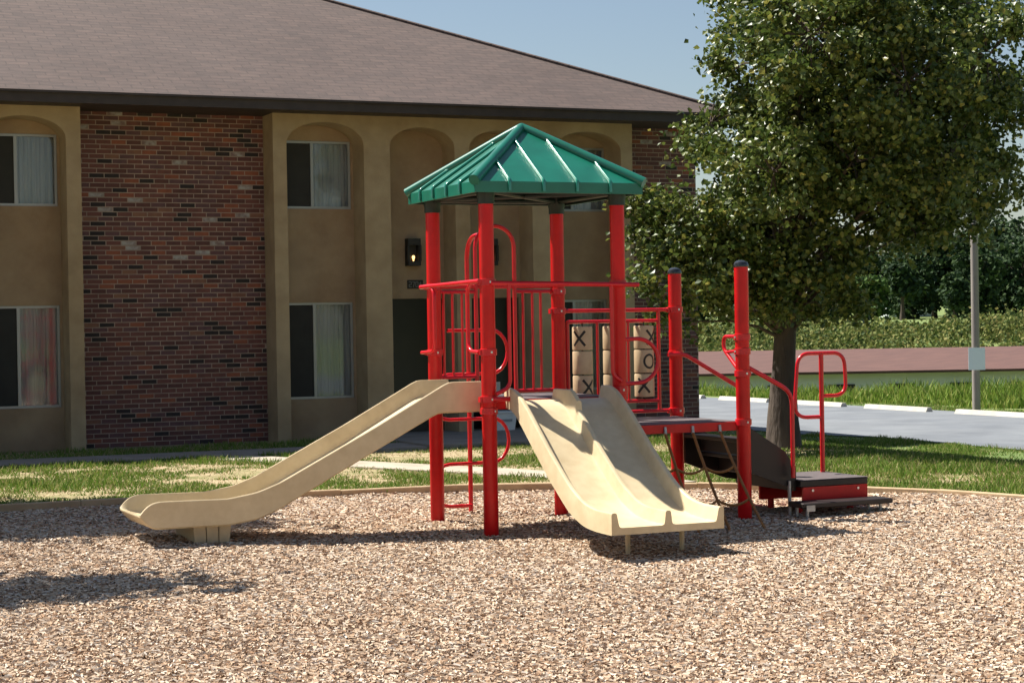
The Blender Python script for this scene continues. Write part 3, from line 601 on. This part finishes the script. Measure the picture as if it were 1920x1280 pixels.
# slides: swept cross sections
def sweep(sections, name, m_, closed_caps=True, sm=38):
    n = len(sections[0]); mb = MB(); v = sum(sections, []); f = []
    for i in range(len(sections) - 1):
        for k in range(n): f.append((i * n + k, i * n + (k + 1) % n, (i + 1) * n + (k + 1) % n, (i + 1) * n + k))
    f += [tuple(range(n - 1, -1, -1)), tuple((len(sections) - 1) * n + k for k in range(n))]
    mb.add(v, f); return mb.build(name, m_, play, smooth=sm)
def trough(xs, bed, rim, bot, walls, rt=.016, fl=.04):
    """outline across the slide: walls = list of (centre, rim height); returns closed (x,z) loop"""
    return
dY = [(0.03, 1.14), (-.10, 1.145), (-.22, 1.11), (-.42, .985), (-.82, .70), (-1.18, .475), (-1.42, .375), (-1.62, .345), (-1.90, .345)]
dB = [(0.03, 1.045), (-.12, 1.040), (-.24, .985), (-.42, .855), (-.82, .575), (-1.18, .355), (-1.42, .270), (-1.62, .245), (-1.90, .243)]
dU = [(0.03, .99), (-.12, .98), (-.24, .915), (-.42, .785), (-.82, .505), (-1.18, .29), (-1.42, .215), (-1.62, .197), (-1.90, .195)]
def inv(t): return sorted([(-a, b) for a, b in t])
rimT, bedT, botT = smoothtab(inv(dY), 90, 12), smoothtab(inv(dB), 90, 12), smoothtab(inv(dU), 90, 12)
xl, xr = .140, 1.010; xm = (xl + xr) / 2; secs = []
for y in np.concatenate([np.linspace(-.03, .40, 14), [.42, .428, .44], np.linspace(.47, 1.9, 44)]):
    zr_, zb_, zu = interp(rimT, y), interp(bedT, y), interp(botT, y); zm = min(1.125, zr_ + .06) if y < .424 else zr_ - .004
    sk = -.065 * max(0, y) / 1.9; h = zr_ - zb_; hm = zm - zb_
    P = [(xl - .002, zu), (xl, zu + .01), (xl, zr_ - .014), (xl + .004, zr_ - .004), (xl + .012, zr_), (xl + .030, zr_), (xl + .038, zr_ - .005), (xl + .042, zr_ - .014), (xl + .056, zb_ + .020), (xl + .062, zb_ + .006), (xl + .078, zb_)]
    P += [(xm - .050, zb_), (xm - .034, zb_ + .006), (xm - .028, zb_ + .020), (xm - .021, zm - .014), (xm - .017, zm - .004), (xm - .009, zm), (xm + .009, zm), (xm + .017, zm - .004), (xm + .021, zm - .014), (xm + .028, zb_ + .020), (xm + .034, zb_ + .006), (xm + .050, zb_)]
    P += [(xl + xr - a, b) for a, b in P[:11]][::-1]
    secs.append([(a + sk, -float(y), b) for a, b in P])
sweep(secs, 'double_slide', M_tan)
for x in (.40, .83): q = MB(); q.tube([(x, -1.50, -.1), (x, -1.50, .215)], .019, 12, radii=[.015, .021]); q.build('slide_leg', M_tan, play)
sR = [(-.02, 1.195), (.25, 1.195), (.87, .86), (1.6, .49), (1.78, .425), (2.0, .39), (2.50, .396), (2.56, .386), (2.60, .362), (2.63, .332), (2.65, .306)]
sB = [(-.02, 1.065), (.27, 1.05), (.87, .715), (1.6, .345), (1.78, .285), (2.0, .252), (2.46, .252), (2.58, .266), (2.65, .294)]
sU = [(-.02, .957), (.34, .955), (1.09, .565), (1.62, .285), (1.78, .222), (2.0, .192), (2.54, .193), (2.575, .205), (2.61, .236), (2.65, .286)]
rimT, bedT, botT = smoothtab(sR, 200, 4), smoothtab(sB, 200, 8), smoothtab(sU, 200, 3); secs = []; yl, yr = .20, .905
for x in np.concatenate([np.linspace(-.02, 2.45, 56), np.linspace(2.48, 2.65, 16)]):
    zr_, zb_, zu = interp(rimT, x), interp(bedT, x), interp(botT, x); zr_ = max(zr_, zb_ + .008); h = zr_ - zb_; wt = .016
    P = [(yl + .012, zu), (yl, zu + .012), (yl, zr_ - .006), (yl + .005, zr_), (yl + wt, zr_), (yl + wt + .006, zr_ - .008 * min(1, h / .03)), (yl + wt + .018, zb_ + h * .32), (yl + wt + .035, zb_ + h * .08), (yl + wt + .07, zb_)]
    P += [(yl + yr - a, b) for a, b in P][::-1]; secs.append([(-float(x), a, b) for a, b in P])
sweep(secs, 'single_slide', M_tan)
ft_ = MB(); x0, x1 = -2.255, -1.965
for i in range(3):
    a, b = x0 + (x1 - x0) * i / 3 + .004, x0 + (x1 - x0) * (i + 1) / 3 - .004; ft_.add([(a + .02 - .008 * i, .27, 0), (b + .012 - .014 * i, .27, 0), (b + .012 - .014 * i, .83, 0), (a + .02 - .008 * i, .83, 0), (a, .25, .2), (b, .25, .2), (b, .85, .2), (a, .85, .2)], [(3, 2, 1, 0), (4, 5, 6, 7), (0, 1, 5, 4), (1, 2, 6, 5), (2, 3, 7, 6), (3, 0, 4, 7)])
ft_.box(x0 + .03, x1 - .03, .275, .825, 0.0, .195); ft_.build('slide_foot', M_tandark, play, smooth=0)
# green hip roof
def canopy():
    c = S / 2; r = .712; ze, za_ = 2.715, 3.205; lip = .085
    mb = MB(); cr = [(c - r, c - r), (c + r, c - r), (c + r, c + r), (c - r, c + r)]
    for i in range(4):
        a, b = cr[i], cr[(i + 1) % 4]; mb.add([(a[0], a[1], ze), (b[0], b[1], ze), (c, c, za_)], [(0, 1, 2)]); mb.add([(a[0], a[1], ze - lip), (b[0], b[1], ze - lip), (b[0], b[1], ze), (a[0], a[1], ze)], [(0, 1, 2, 3)])
        ai, bi = [(c + (p[0] - c) * .965, c + (p[1] - c) * .965) for p in (a, b)]
        mb.add([(a[0], a[1], ze - lip), (b[0], b[1], ze - lip), (*bi, ze - lip), (*ai, ze - lip)], [(0, 1, 2, 3)]); mb.add([(*ai, ze - lip), (*bi, ze - lip), (*bi, ze - .02), (*ai, ze - .02)], [(0, 1, 2, 3)]); mb.add([(*ai, ze - .02), (*bi, ze - .02), (c, c, za_ - .03)], [(0, 1, 2)])
    for i in range(4):
        pass
    mb.mi = [1 if (k % 5) >= 3 else 0 for k in range(len(mb.mi))]  # inner faces get near-black green: underside shade painted into the same plastic
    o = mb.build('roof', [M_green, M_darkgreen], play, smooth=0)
    for i in range(4):
        a = cr[i]; d = Vector((a[0] - c, a[1] - c, 0)); p0 = Vector((a[0], a[1], ze)) + d * .012; p1 = Vector((c, c, za_)); off = Vector((0, 0, .004))
        q = MB(); q.tube([p1 + off + (p1 - p0) * .005, p1.lerp(p0, .12) + off, p0 + off], .04, 14, radii=[.034, .038, .043]); q.build('hip_ridge', M_green, o)
        b = cr[(i + 1) % 4]
        for k in range(1, 5):
            t = k / 5; e = Vector((a[0] + (b[0] - a[0]) * t, a[1] + (b[1] - a[1]) * t, ze)); mid = Vector(((a[0] + b[0]) / 2, (a[1] + b[1]) / 2, 0)); inn = (Vector((c, c, 0)) - mid).normalized()
            ln = r * (1 - abs(2 * t - 1)) - .03; sl_ = (za_ - ze) / r; top = e + inn * ln + Vector((0, 0, sl_ * ln)); up = Vector((0, 0, .010)); outv = -inn * .008
            q = MB(); q.tube(fil([top + up, e + up + outv, e + outv * 1.2 - Vector((0, 0, lip * .85))], .02, 4), .0135, 8); q.build('seam', M_greenseam, o, smooth=50)
    q = MB()
    for (x, y) in ((0, 0), (S, 0), (S, S), (0, S)): pass
    z = 2.655
    for y in (0, S): q.tube([(0, y, z), (S, y, z)], .024, 10)
    for x in (0, S): q.tube([(x, 0, z), (x, S, z)], .024, 10)
    q.tube([(0, 0, z), (S, S, z)], .02, 8); q.tube([(S, 0, z), (0, S, z)], .02, 8); q.build('roof_frame', M_darkgreen, o)
canopy()

# ------------------------------------------------------------------ edging, wheel stops, pole
edg = empty('playground_edging', (0, 0, 0), 'curved tan timber edging round the wood chip bed', 'edging')
def resample(P, step):
    P = [Vector((*p, 0)) for p in P]; C = []
    for i in range(len(P) - 1):
        p0, p1, p2, p3 = P[max(i - 1, 0)], P[i], P[i + 1], P[min(i + 2, len(P) - 1)]
        for k in range(12):
            t = k / 12; C.append(.5 * ((2 * p1) + (p2 - p0) * t + (2 * p0 - 5 * p1 + 4 * p2 - p3) * t * t + (3 * p1 - p0 - 3 * p2 + p3) * t ** 3))
    C.append(P[-1]); out = [C[0]]; acc = 0
    for a, b in zip(C[:-1], C[1:]):
        acc += (b - a).length
        if acc >= step: out.append(b); acc = 0
    return out
er = resample(EDGE, 1.15)
for a, b in zip(er[:-1], er[1:]):
    t = (b - a).normalized(); nn = Vector((-t.y, t.x, 0)); h = .098 + random.uniform(-.012, .010); a2, b2 = a + t * .004, b - t * .004; wd = .032
    q = MB(); v = [(*(p + nn * s).xy, z) for z in (-.1, h - .008) for p, s in ((a2, -wd), (b2, -wd), (b2, wd), (a2, wd))] + [(*(p + nn * s).xy, h) for p, s in ((a2, -wd + .008), (b2, -wd + .008), (b2, wd - .008), (a2, wd - .008))]
    q.add(v, [(3, 2, 1, 0)] + [(i, (i + 1) % 4, 4 + (i + 1) % 4, 4 + i) for i in range(4)] + [(4 + i, 4 + (i + 1) % 4, 8 + (i + 1) % 4, 8 + i) for i in range(4)] + [(8, 9, 10, 11)]); q.build('timber', M_timber, edg, smooth=0)
for y0 in (5.5, 8.12, 10.78, 13.44, 16.05, 18.68, 21.3, 23.9):
    xa, ya = rs(13.86, y0); xb, yb = rs(14.02, y0 + 1.87); q = MB(); q.prism([(xa, RZ + .014), (xa + .17, RZ + .014), (xa + .13, RZ + .10), (xa + .04, RZ + .10)], 'y', ya, yb); o = q.build('wheel_stop', M_stop, smooth=0)
    tag(o, 'pale concrete wheel stop along the far side of the road', 'wheel stop', 'wheel stops along the road')
def pole():
    t = empty('utility_pole', (0, 0, 0), 'weathered grey pole with a white sign beside the road', 'pole')
    (x, y) = rs(14.55, 12.95); q = MB(); q.tube([(x, y, -.6), (x + .01, y, 4), (x, y, 10)], .076, 14, radii=[.080, .074, .064]); q.build('pole_shaft', M_polewood, t)
    d = -fwd0; q = MB(); c = Vector((x, y, .81)) + d * .095; r_ = right * .165
    v = [c - r_ + Vector((0, 0, s)) for s in (-.22, .22)] + [c + r_ + Vector((0, 0, s)) for s in (.22, -.22)]; v2 = [p - d * .006 for p in v]
    q.add(v + v2, [(0, 1, 2, 3), (7, 6, 5, 4), (0, 4, 5, 1), (1, 5, 6, 2), (2, 6, 7, 3), (3, 7, 4, 0)]); q.build('sign', M_sign, t, smooth=0)
pole()

# ------------------------------------------------------------------ trees
def leaf_mesh(name, C, size, parent, m_, droop=.35, jit=.5):
    """C: (N,3) leaf positions; each leaf a folded six-vertex blade"""
    N_ = len(C); s = size * rng.uniform(.6, 1.25, N_)[:, None]
    ax = rng.normal(size=(N_, 3)); ax[:, 2] = ax[:, 2] * jit - droop * 1.6; ax /= np.linalg.norm(ax, axis=1)[:, None]
    nr = rng.normal(size=(N_, 3)); nr[:, 2] += .8; sd = np.cross(ax, nr); sd /= np.linalg.norm(sd, axis=1)[:, None] + 1e-9; up = np.cross(sd, ax)
    base = C; tip = C + ax * s; l1 = C + ax * s * .38 + sd * s * .46 + up * s * .14; r1 = C + ax * s * .38 - sd * s * .46 + up * s * .14; l2 = C + ax * s * .72 + sd * s * .24 + up * s * .05; r2 = C + ax * s * .72 - sd * s * .24 + up * s * .05
    V = np.stack([base, l1, l2, tip, r2, r1], 1).reshape(-1, 3); i = np.arange(N_)[:, None] * 6
    F = np.stack([i + 0, i + 1, i + 2, i + 3, i + 0, i + 3, i + 4, i + 5], -1).reshape(-1, 4)
    return bulk(name, V, F, m_, parent=parent)
def grow_tree(name, x, y, zb, lobes, label, cat_group, trunk_r, trunk_top, leaf, nclump, per, mleaf, spread=.26, lean=(0, 0), branch_r=.05, crown_name='crown'):
    t = empty(name, (0, 0, 0), label, 'tree', cat_group); wd = MB(); top = Vector((x + lean[0], y + lean[1], zb + trunk_top)); base = Vector((x, y, zb - .2))
    npts = 9; pts = [base.lerp(top, k / npts) + Vector((random.uniform(-.03, .03), random.uniform(-.03, .03), 0)) * (1 if k else 0) for k in range(npts + 1)]
    rad = [trunk_r * (1.55 if k == 0 else 1.18 if k == 1 else 1.02 - .62 * k / npts) for k in range(npts + 1)]; wd.tube(pts, trunk_r, 14, radii=rad); wd.build('trunk', M_bark, t, smooth=60)
    br = MB(); C = []
    tot = sum(r ** 2 for *_, r in lobes)
    for (lx, ly, lz, r) in lobes:
        L_ = Vector((lx, ly, lz)); k = min(.95, max(.28, (lz - zb) / trunk_top * .62)); st = base.lerp(top, k); mid = st.lerp(L_, .5) + Vector((0, 0, .12 * r + .1))
        pl = [st, st.lerp(mid, .5) + Vector((0, 0, .05)), mid, mid.lerp(L_, .6), L_]; br.tube(pl, .03, 6, radii=[branch_r * (1 - .2 * q) * (r / .8) ** .5 for q in range(5)])
        nc = max(3, int(nclump * r ** 2 / tot))
        for _ in range(nc):
            d = Vector(np.random.default_rng(random.randrange(10 ** 9)).normal(size=3)); d.normalize(); rr = r * random.uniform(.35, 1.0) ** .45; e = L_ + Vector((d.x, d.y, d.z * .85)) * rr
            if random.random() < .5: a = L_.lerp(e, .1); br.tube([a, a.lerp(e, .55) + Vector((0, 0, .05)), e + Vector((0, 0, -.04))], .01, 4, radii=[branch_r * .32, branch_r * .2, branch_r * .08])
            sg = spread * random.uniform(.6, 1.3); n_ = int(per * random.uniform(.6, 1.4)); q = rng.normal(size=(n_, 3)) * np.array([sg, sg, sg * .75]); q[:, 2] -= np.abs(q[:, 0] + q[:, 1]) * .25; C.append(q + np.array(e))
    br.build('limbs', M_bark, t, smooth=60)
    leaf_mesh(crown_name, np.concatenate(C), leaf, t, mleaf)
    return t
TX, TY = 7.14, 7.25
def tl(px, py, r, dd=0.0):     # tree-local: sideways along the view's right axis, height, depth offset
    u, z = (px - 1470) / 146, 1.62 + (602 - py) / 146; q = right * u + fwd0 * dd; return (TX + q.x, TY + q.y, z, r / 146)
big = []
for px, py, r, dd in [(1285, 420, 95, -.6), (1390, 300, 105, -.9), (1350, 225, 80, .5), (1500, 250, 120, -1.0), (1400, 475, 95, -.7), (1475, 430, 95, .2), (1590, 320, 120, -.3), (1690, 300, 110, .3), (1655, 410, 80, -.4), (1555, 490, 75, .4), (1245, 505, 62, -.8), (1325, 545, 60, -.4), (1225, 390, 50, -.5), (1790, 250, 120, .2), (1525, 545, 60, .7), (1440, 130, 130, -.4), (1590, 110, 150, .3), (1740, 120, 130, -.3), (1500, -10, 140, .4), (1650, -30, 140, -.4), (1800, 10, 120, .4), (1705, 425, 48, .5), (1850, 370, 90, .3), (1480, 330, 110, 1.0), (1620, 240, 120, .9), (1380, 400, 90, .8), (1900, 200, 110, 0), (1560, 330, 100, -1.7), (1440, 540, 66, .7), (1640, 200, 120, -2.2), (1480, 120, 120, -2.2), (1720, 330, 90, -1.8), (1800, 150, 110, -1.6), (1420, 350, 90, -1.9), (1580, 30, 130, -1.8), (1470, 515, 62, -.7), (1535, 470, 66, -.9), (1415, 555, 52, -.6), (1500, 570, 40, -.5), (1360, 500, 70, -1.0), (1300, 480, 60, -.9), (1735, 395, 66, -.3), (1800, 330, 90, -.6), (1690, 440, 50, -.8), (1590, 560, 48, -.2), (1260, 600, 38, -.6)]:
    big.append(tl(px, py, r, dd))
grow_tree('shade_tree', TX, TY, 0, big, 'large leafy shade tree with a dark trunk beside the road', None, .165, 5.4, .076, 900, 135, M_leaf, spread=.13, lean=(.25, .1), branch_r=.045)
lx, ly = camxy(-8.9, 17.7)
lob = []
for du, dz, dd, r in [(0, 6.4, 0, 1.2), (1.2, 6.0, -.4, 1.0), (1.9, 5.6, -.1, .8), (-1.2, 6.3, .3, 1.1), (.6, 6.1, .8, 1.0), (1.0, 6.2, -1.0, .9), (.2, 5.9, -.6, 1.0), (.3, 7.6, 0, 1.1), (1.6, 6.9, .6, .9), (.7, 5.6, -1.2, .8), (2.2, 6.6, -.8, .7), (-.6, 7.2, 1.0, 1.0), (1.3, 5.4, .9, .7), (2.7, 5.2, -.5, .45), (2.6, 5.0, -4.8, .42), (3.4, 4.9, -4.7, .32), (4.0, 4.8, -4.6, .2), (1.8, 5.0, -4.8, .45), (1.0, 5.3, -4.6, .42)]:
    q = right * du + fwd0 * dd; lob.append((lx + q.x, ly + q.y, dz, r))
grow_tree('side_tree', lx, ly, 0, lob, 'tall leafy tree beside the brick bay, casting shade on the mulch', None, .17, 6.6, .17, 1300, 44, M_leaf, spread=.26, branch_r=.05)

# far trees beyond the field
far = [(12, 170, 6.0, 5.0, 0), (17, 176, 6.5, 5.5, 0), (22, 182, 7.0, 6.0, 0), (27, 186, 6.2, 5.5, 0), (31.5, 190, 6.8, 6.0, 0), (36.5, 196, 9.2, 7.5, 0), (42, 200, 10.4, 8.0, 0), (48, 202, 10.2, 8.0, 0), (54, 204, 11.0, 8.5, 0), (60, 205, 10.4, 8.0, 0), (39.5, 184, 8.0, 5.5, 0), (45, 180, 8.6, 6.0, 0), (51, 186, 9.0, 6.5, 0), (29.5, 172, 3.6, 3.4, 0), (33.5, 176, 4.4, 4.2, 1), (26, 166, 3.2, 2.8, 1), (20, 160, 3.4, 2.6, 1), (66, 208, 11, 9, 0), (35.2, 168, 6.6, 3.6, 0), (38.0, 160, 4.2, 3.0, 0), (24, 205, 8.2, 7, 0), (16, 200, 7.6, 7, 0), (57, 188, 8.0, 6, 1), (47, 190, 10.6, 8.5, 0), (50.5, 196, 11.2, 8.5, 0), (53, 192, 10.8, 8, 0), (43.5, 192, 10.2, 7.5, 0)]
look = ['broad dark green tree', 'pale green rounded tree']
for i, (la, de, h, wd_, kind) in enumerate(far):
    x, y = camxy(la, de); zb = float(ground_h(np.array(x), np.array(y))); lb = []; lo_ = .12 if i not in (18, 19) else .42
    for k in range(13):
        a = random.uniform(0, 6.28); rr = random.uniform(0, wd_ * .36); hz = random.uniform(lo_, .86) * h; s_ = 1 - abs(hz / h - .45) * .9
        lb.append((x + math.cos(a) * rr * s_, y + math.sin(a) * rr * s_, zb + hz, wd_ * random.uniform(.17, .25)))
    lab = {18: 'slender dark tree with a bare stem before the far woods', 19: 'short dark tree with a bare forked stem before the far woods'}.get(i, ('tall ' if h > 7.5 else 'low ') + look[kind] + ' in the woods beyond the field')
    grow_tree('field_tree', x, y, zb, lb, lab, None if i in (18, 19) else 'trees beyond the field', .12 + h * .012, h * .7, .50, 130, 24, (M_farleaf, M_farleaf2)[kind], spread=wd_ * .075, branch_r=.08)
# low building across the road
low = empty('long_low_building', (0, 0, 0), 'long low pale building with red brown roof down the slope past the road', 'building')
Z0 = -2.2; ry = (right, fwd0)
def obox(mb, l0, l1, d0, d1, z0, z1): 
    pts = [camxy(l, d) for d in (d0, d1) for l in (l0, l1)]; v = [(*p, z) for z in (z0, z1) for p in pts]
    mb.add(v, [(0, 2, 3, 1), (4, 5, 7, 6), (0, 1, 5, 4), (2, 6, 7, 3), (0, 4, 6, 2), (1, 3, 7, 5)])
q = MB(); obox(q, 2, 26, 60, 68, Z0, -.03); lw = q.build('wall', M_lowwall, low, smooth=0)
q = MB(); pts = [(*camxy(l, d), z) for l in (1.5, 26.5) for d, z in ((59.4, -.02), (64, .62), (68.6, -.02), (59.4, -.10), (68.6, -.10))]
q.add(pts, [(0, 1, 6, 5), (1, 2, 7, 6), (3, 0, 5, 8), (2, 4, 9, 7), (4, 3, 8, 9), (0, 3, 4, 2, 1), (5, 6, 7, 9, 8)]); q.build('roof', M_lowroof, low, smooth=0)
for k in range(9):
    q = MB(); l0 = 8.2 + k * 1.95; obox(q, l0, l0 + .85, 59.96, 60.05, -.82, -.45); q.build('window', M_screen, low, smooth=0)
q = MB(); obox(q, 2, 26, 59.93, 60.0, -1.1, -.98); q.build('wall_band', M_stop, low, smooth=0)
# small pale house among the far trees
hs = empty('far_house', (0, 0, 0), 'small pale house half hidden under the far trees', 'house')
hx = 45.0; hz = float(ground_h(*[np.array(c) for c in camxy(hx, 212)]))
q = MB(); obox(q, hx - 2.6, hx + 2.6, 210, 216, hz, hz + 2.0); q.build('wall', M_sign, hs, smooth=0)
q = MB(); pts = [(*camxy(l, d), z) for l in (hx - 2.9, hx + 2.9) for d, z in ((209.5, hz + 1.95), (213, hz + 2.9), (216.5, hz + 1.95))]; q.add(pts, [(0, 1, 4, 3), (1, 2, 5, 4), (0, 2, 1), (3, 4, 5), (0, 3, 5, 2)]); q.build('roof', M_concg, hs, smooth=0)
q = MB(); obox(q, hx - 1.9, hx - .9, 209.9, 210.0, hz + .7, hz + 1.6); q.build('window', M_screen, hs, smooth=0)

# ------------------------------------------------------------------ scattered stuff
def chips():
    xs, ys, ss = [], [], []
    for d0, d1, dens, size in ((7.6, 10.5, 3000, .027), (10.5, 14, 2400, .030), (14, 20.5, 1500, .036)):
        A = (d1 - d0) * (d0 + d1) * .43; n = int(A * dens); d = np.sqrt(rng.uniform(d0 * d0, d1 * d1, n)); l = rng.uniform(-.43, .43, n) * d; x = CAM.x + right.x * l + fwd0.x * d; y = CAM.y + right.y * l + fwd0.y * d
        ok = in_poly(x, y, MUL); xs.append(x[ok]); ys.append(y[ok]); ss.append(np.full(ok.sum(), size))
    x, y, s = map(np.concatenate, (xs, ys, ss)); N_ = len(x); z = mulch_h(x, y) + rng.uniform(.010, .026, N_)
    ln = s * rng.uniform(.45, 1.5, N_); wd_ = s * rng.uniform(.2, .55, N_); th = rng.uniform(.003, .007, N_); a = rng.uniform(0, 2 * np.pi, N_); ti = rng.normal(0, .2, N_); ro = rng.normal(0, .25, N_)
    A = np.stack([np.cos(a) * np.cos(ti), np.sin(a) * np.cos(ti), np.sin(ti)], 1); B0 = np.stack([-np.sin(a), np.cos(a), np.zeros(N_)], 1); U = np.cross(A, B0); Bv = B0 * np.cos(ro)[:, None] + U * np.sin(ro)[:, None]; U = np.cross(A, Bv)
    c = np.stack([x, y, z], 1); h = lambda p, q_, r_: c + A * (ln * p)[:, None] + Bv * (wd_ * q_)[:, None] + U * (th * r_)[:, None]
    tp = rng.uniform(.5, 1.0, N_)
    V = np.stack([h(-.5, -.5, -.5), h(-.5, .5, -.5), h(-.5, 0, .7), h(.5, -.5 * tp, -.5), h(.5, .5 * tp, -.5), h(.5, 0, .7)], 1).reshape(-1, 3); i = np.arange(N_)[:, None] * 6
    F = np.stack([i + 0, i + 3, i + 5, i + 2, i + 1, i + 2, i + 5, i + 4], -1).reshape(-1, 4); F2 = np.stack([i + 0, i + 2, i + 1, i + 1, i + 3, i + 4, i + 5, i + 5], -1).reshape(-1, 4)
    E1 = np.stack([i + 0, i + 1, i + 4, i + 3], -1).reshape(-1, 4)
    o = bulk('wood_chips', V, np.concatenate([F, E1]), M_chip); tag(o, 'pale brown wood chips covering the play area', 'wood chips', kind='stuff')
chips()
def blades(name, x, y, zb, h, wd_, m_, bend=.35, seg=2):
    N_ = len(x); a = rng.uniform(0, 2 * np.pi, N_); b = rng.uniform(0, 2 * np.pi, N_); be = h * bend * rng.uniform(.2, 1.3, N_)
    sd = np.stack([np.cos(a), np.sin(a), np.zeros(N_)], 1) * (wd_ / 2)[:, None]; c = np.stack([x, y, zb], 1); f1 = np.stack([np.cos(b) * be * .35, np.sin(b) * be * .35, h * .58], 1); f2 = np.stack([np.cos(b) * be, np.sin(b) * be, h], 1)
    if seg == 1:
        V = np.stack([c - sd, c + sd, c + f2 + sd * .25, c + f2 - sd * .25], 1).reshape(-1, 3); F = np.arange(N_ * 4).reshape(-1, 4); return bulk(name, V, F, m_)
    V = np.stack([c - sd, c + sd, c + f1 + sd * .8, c + f1 - sd * .8, c + f2 + sd * .12, c + f2 - sd * .12], 1).reshape(-1, 3); i = np.arange(N_)[:, None] * 6
    F = np.stack([i, i + 1, i + 2, i + 3, i + 3, i + 2, i + 4, i + 5], -1).reshape(-1, 4); return bulk(name, V, F, m_)
PATHP = [(0.32, 9.9), (1.3, 7.9), (2.2, 5.9), (2.85, 4.3), (3.0, 3.2), (3.7, 3.2), (3.5, 4.3), (2.85, 6.1), (1.75, 8.5), (1.0, 10)]
def lawn():
    n = 900000; d = np.sqrt(rng.uniform(14.0 ** 2, 42 ** 2, n)); l = rng.uniform(-.33, .33, n) * d; x = CAM.x + right.x * l + fwd0.x * d; y = CAM.y + right.y * l + fwd0.y * d
    bad = in_poly(x, y, MUL) | in_poly(x, y, PATHP) | ((y > 9.98) & (y < 11.07) & (x < 3.4)) | ((x > 3.38) & (x < 6.72) & (y > 9.98)) | ((y > 12.68) & (x < 9.5)) | in_poly(x, y, rp) | (x > 18.6)
    ns = vnoise(x, y, .62) * .5 + vnoise(x, y, 1.7) * .3 + vnoise(x, y, 4.5) * .2
    den = .22 + .78 * sstep(ns, .36, .50); left = (x < 3.5) & (y < 10); den = np.where(left, sstep(ns, .33, .47), den)
    den = np.where((y > 11) & (x < 9.4), .4, den); r_ = rng.random(n)
    ok = ~bad & (r_ < den * .8); gx_, gy_, k = x[ok], y[ok], ns[ok]; N_ = len(gx_); h = rng.uniform(.02, .055, N_) * (.7 + .9 * sstep(k, .42, .62)); wd_ = rng.uniform(.010, .020, N_)
    tag(blades('lawn_grass', gx_, gy_, ground_h(gx_, gy_) - .003, h, wd_, M_grass, .7, 1), 'patchy mown grass round the playground', 'grass', kind='stuff')
    ok = ~bad & (r_ > .90) & (x < 9); gx_, gy_ = x[ok], y[ok]; N_ = len(gx_)
    tag(blades('dry_grass', gx_, gy_, ground_h(gx_, gy_) - .003, rng.uniform(.012, .035, N_), rng.uniform(.008, .016, N_), M_straw, 1.4, 1), 'dry straw coloured grass on the bare patches', 'grass', kind='stuff')
lawn()
def weeds():
    n = 52000; d = rng.uniform(38.0, 58, n); l = rng.uniform(.05, .36, n) * d; x = CAM.x + right.x * l + fwd0.x * d; y = CAM.y + right.y * l + fwd0.y * d; ok = x > 18.4 + .6 * vnoise(x, y, .6); x, y = x[ok], y[ok]; k = sstep(x, 18.3, 20.5); N_ = len(x)
    h = (.10 + .38 * k * (.45 + .75 * vnoise(x, y, .7))) * rng.uniform(.6, 1.25, N_); zb = ground_h(x, y) - .02
    tag(blades('tall_weeds', x, y, zb, h, rng.uniform(.02, .055, N_), M_weed, .5), 'tall bright green weeds on the slope past the road', 'weeds', kind='stuff')
weeds()
def brush():
    n = 2600; d = rng.uniform(69, 98, n); l = rng.uniform(.05, .36, n) * d; C = []
    for dd, ll in zip(d, l):
        x, y = camxy(ll, dd); zb = float(ground_h(np.array(x), np.array(y))); r = random.uniform(.3, .65) * (.75 + 2.6 * float(vnoise(x, y, .25)) ** 3); k = int(50 * r); q = rng.normal(size=(k, 3)) * np.array([r * .55, r * .55, r * .33]); q[:, 2] = np.abs(q[:, 2]) * .8; C.append(q + np.array([x, y, zb]))
    C = np.concatenate(C); o = leaf_mesh('bank_brush', C, .19, None, M_brush, droop=-.5); tag(o, 'olive green brush covering the far bank', 'brush', kind='stuff')
brush()
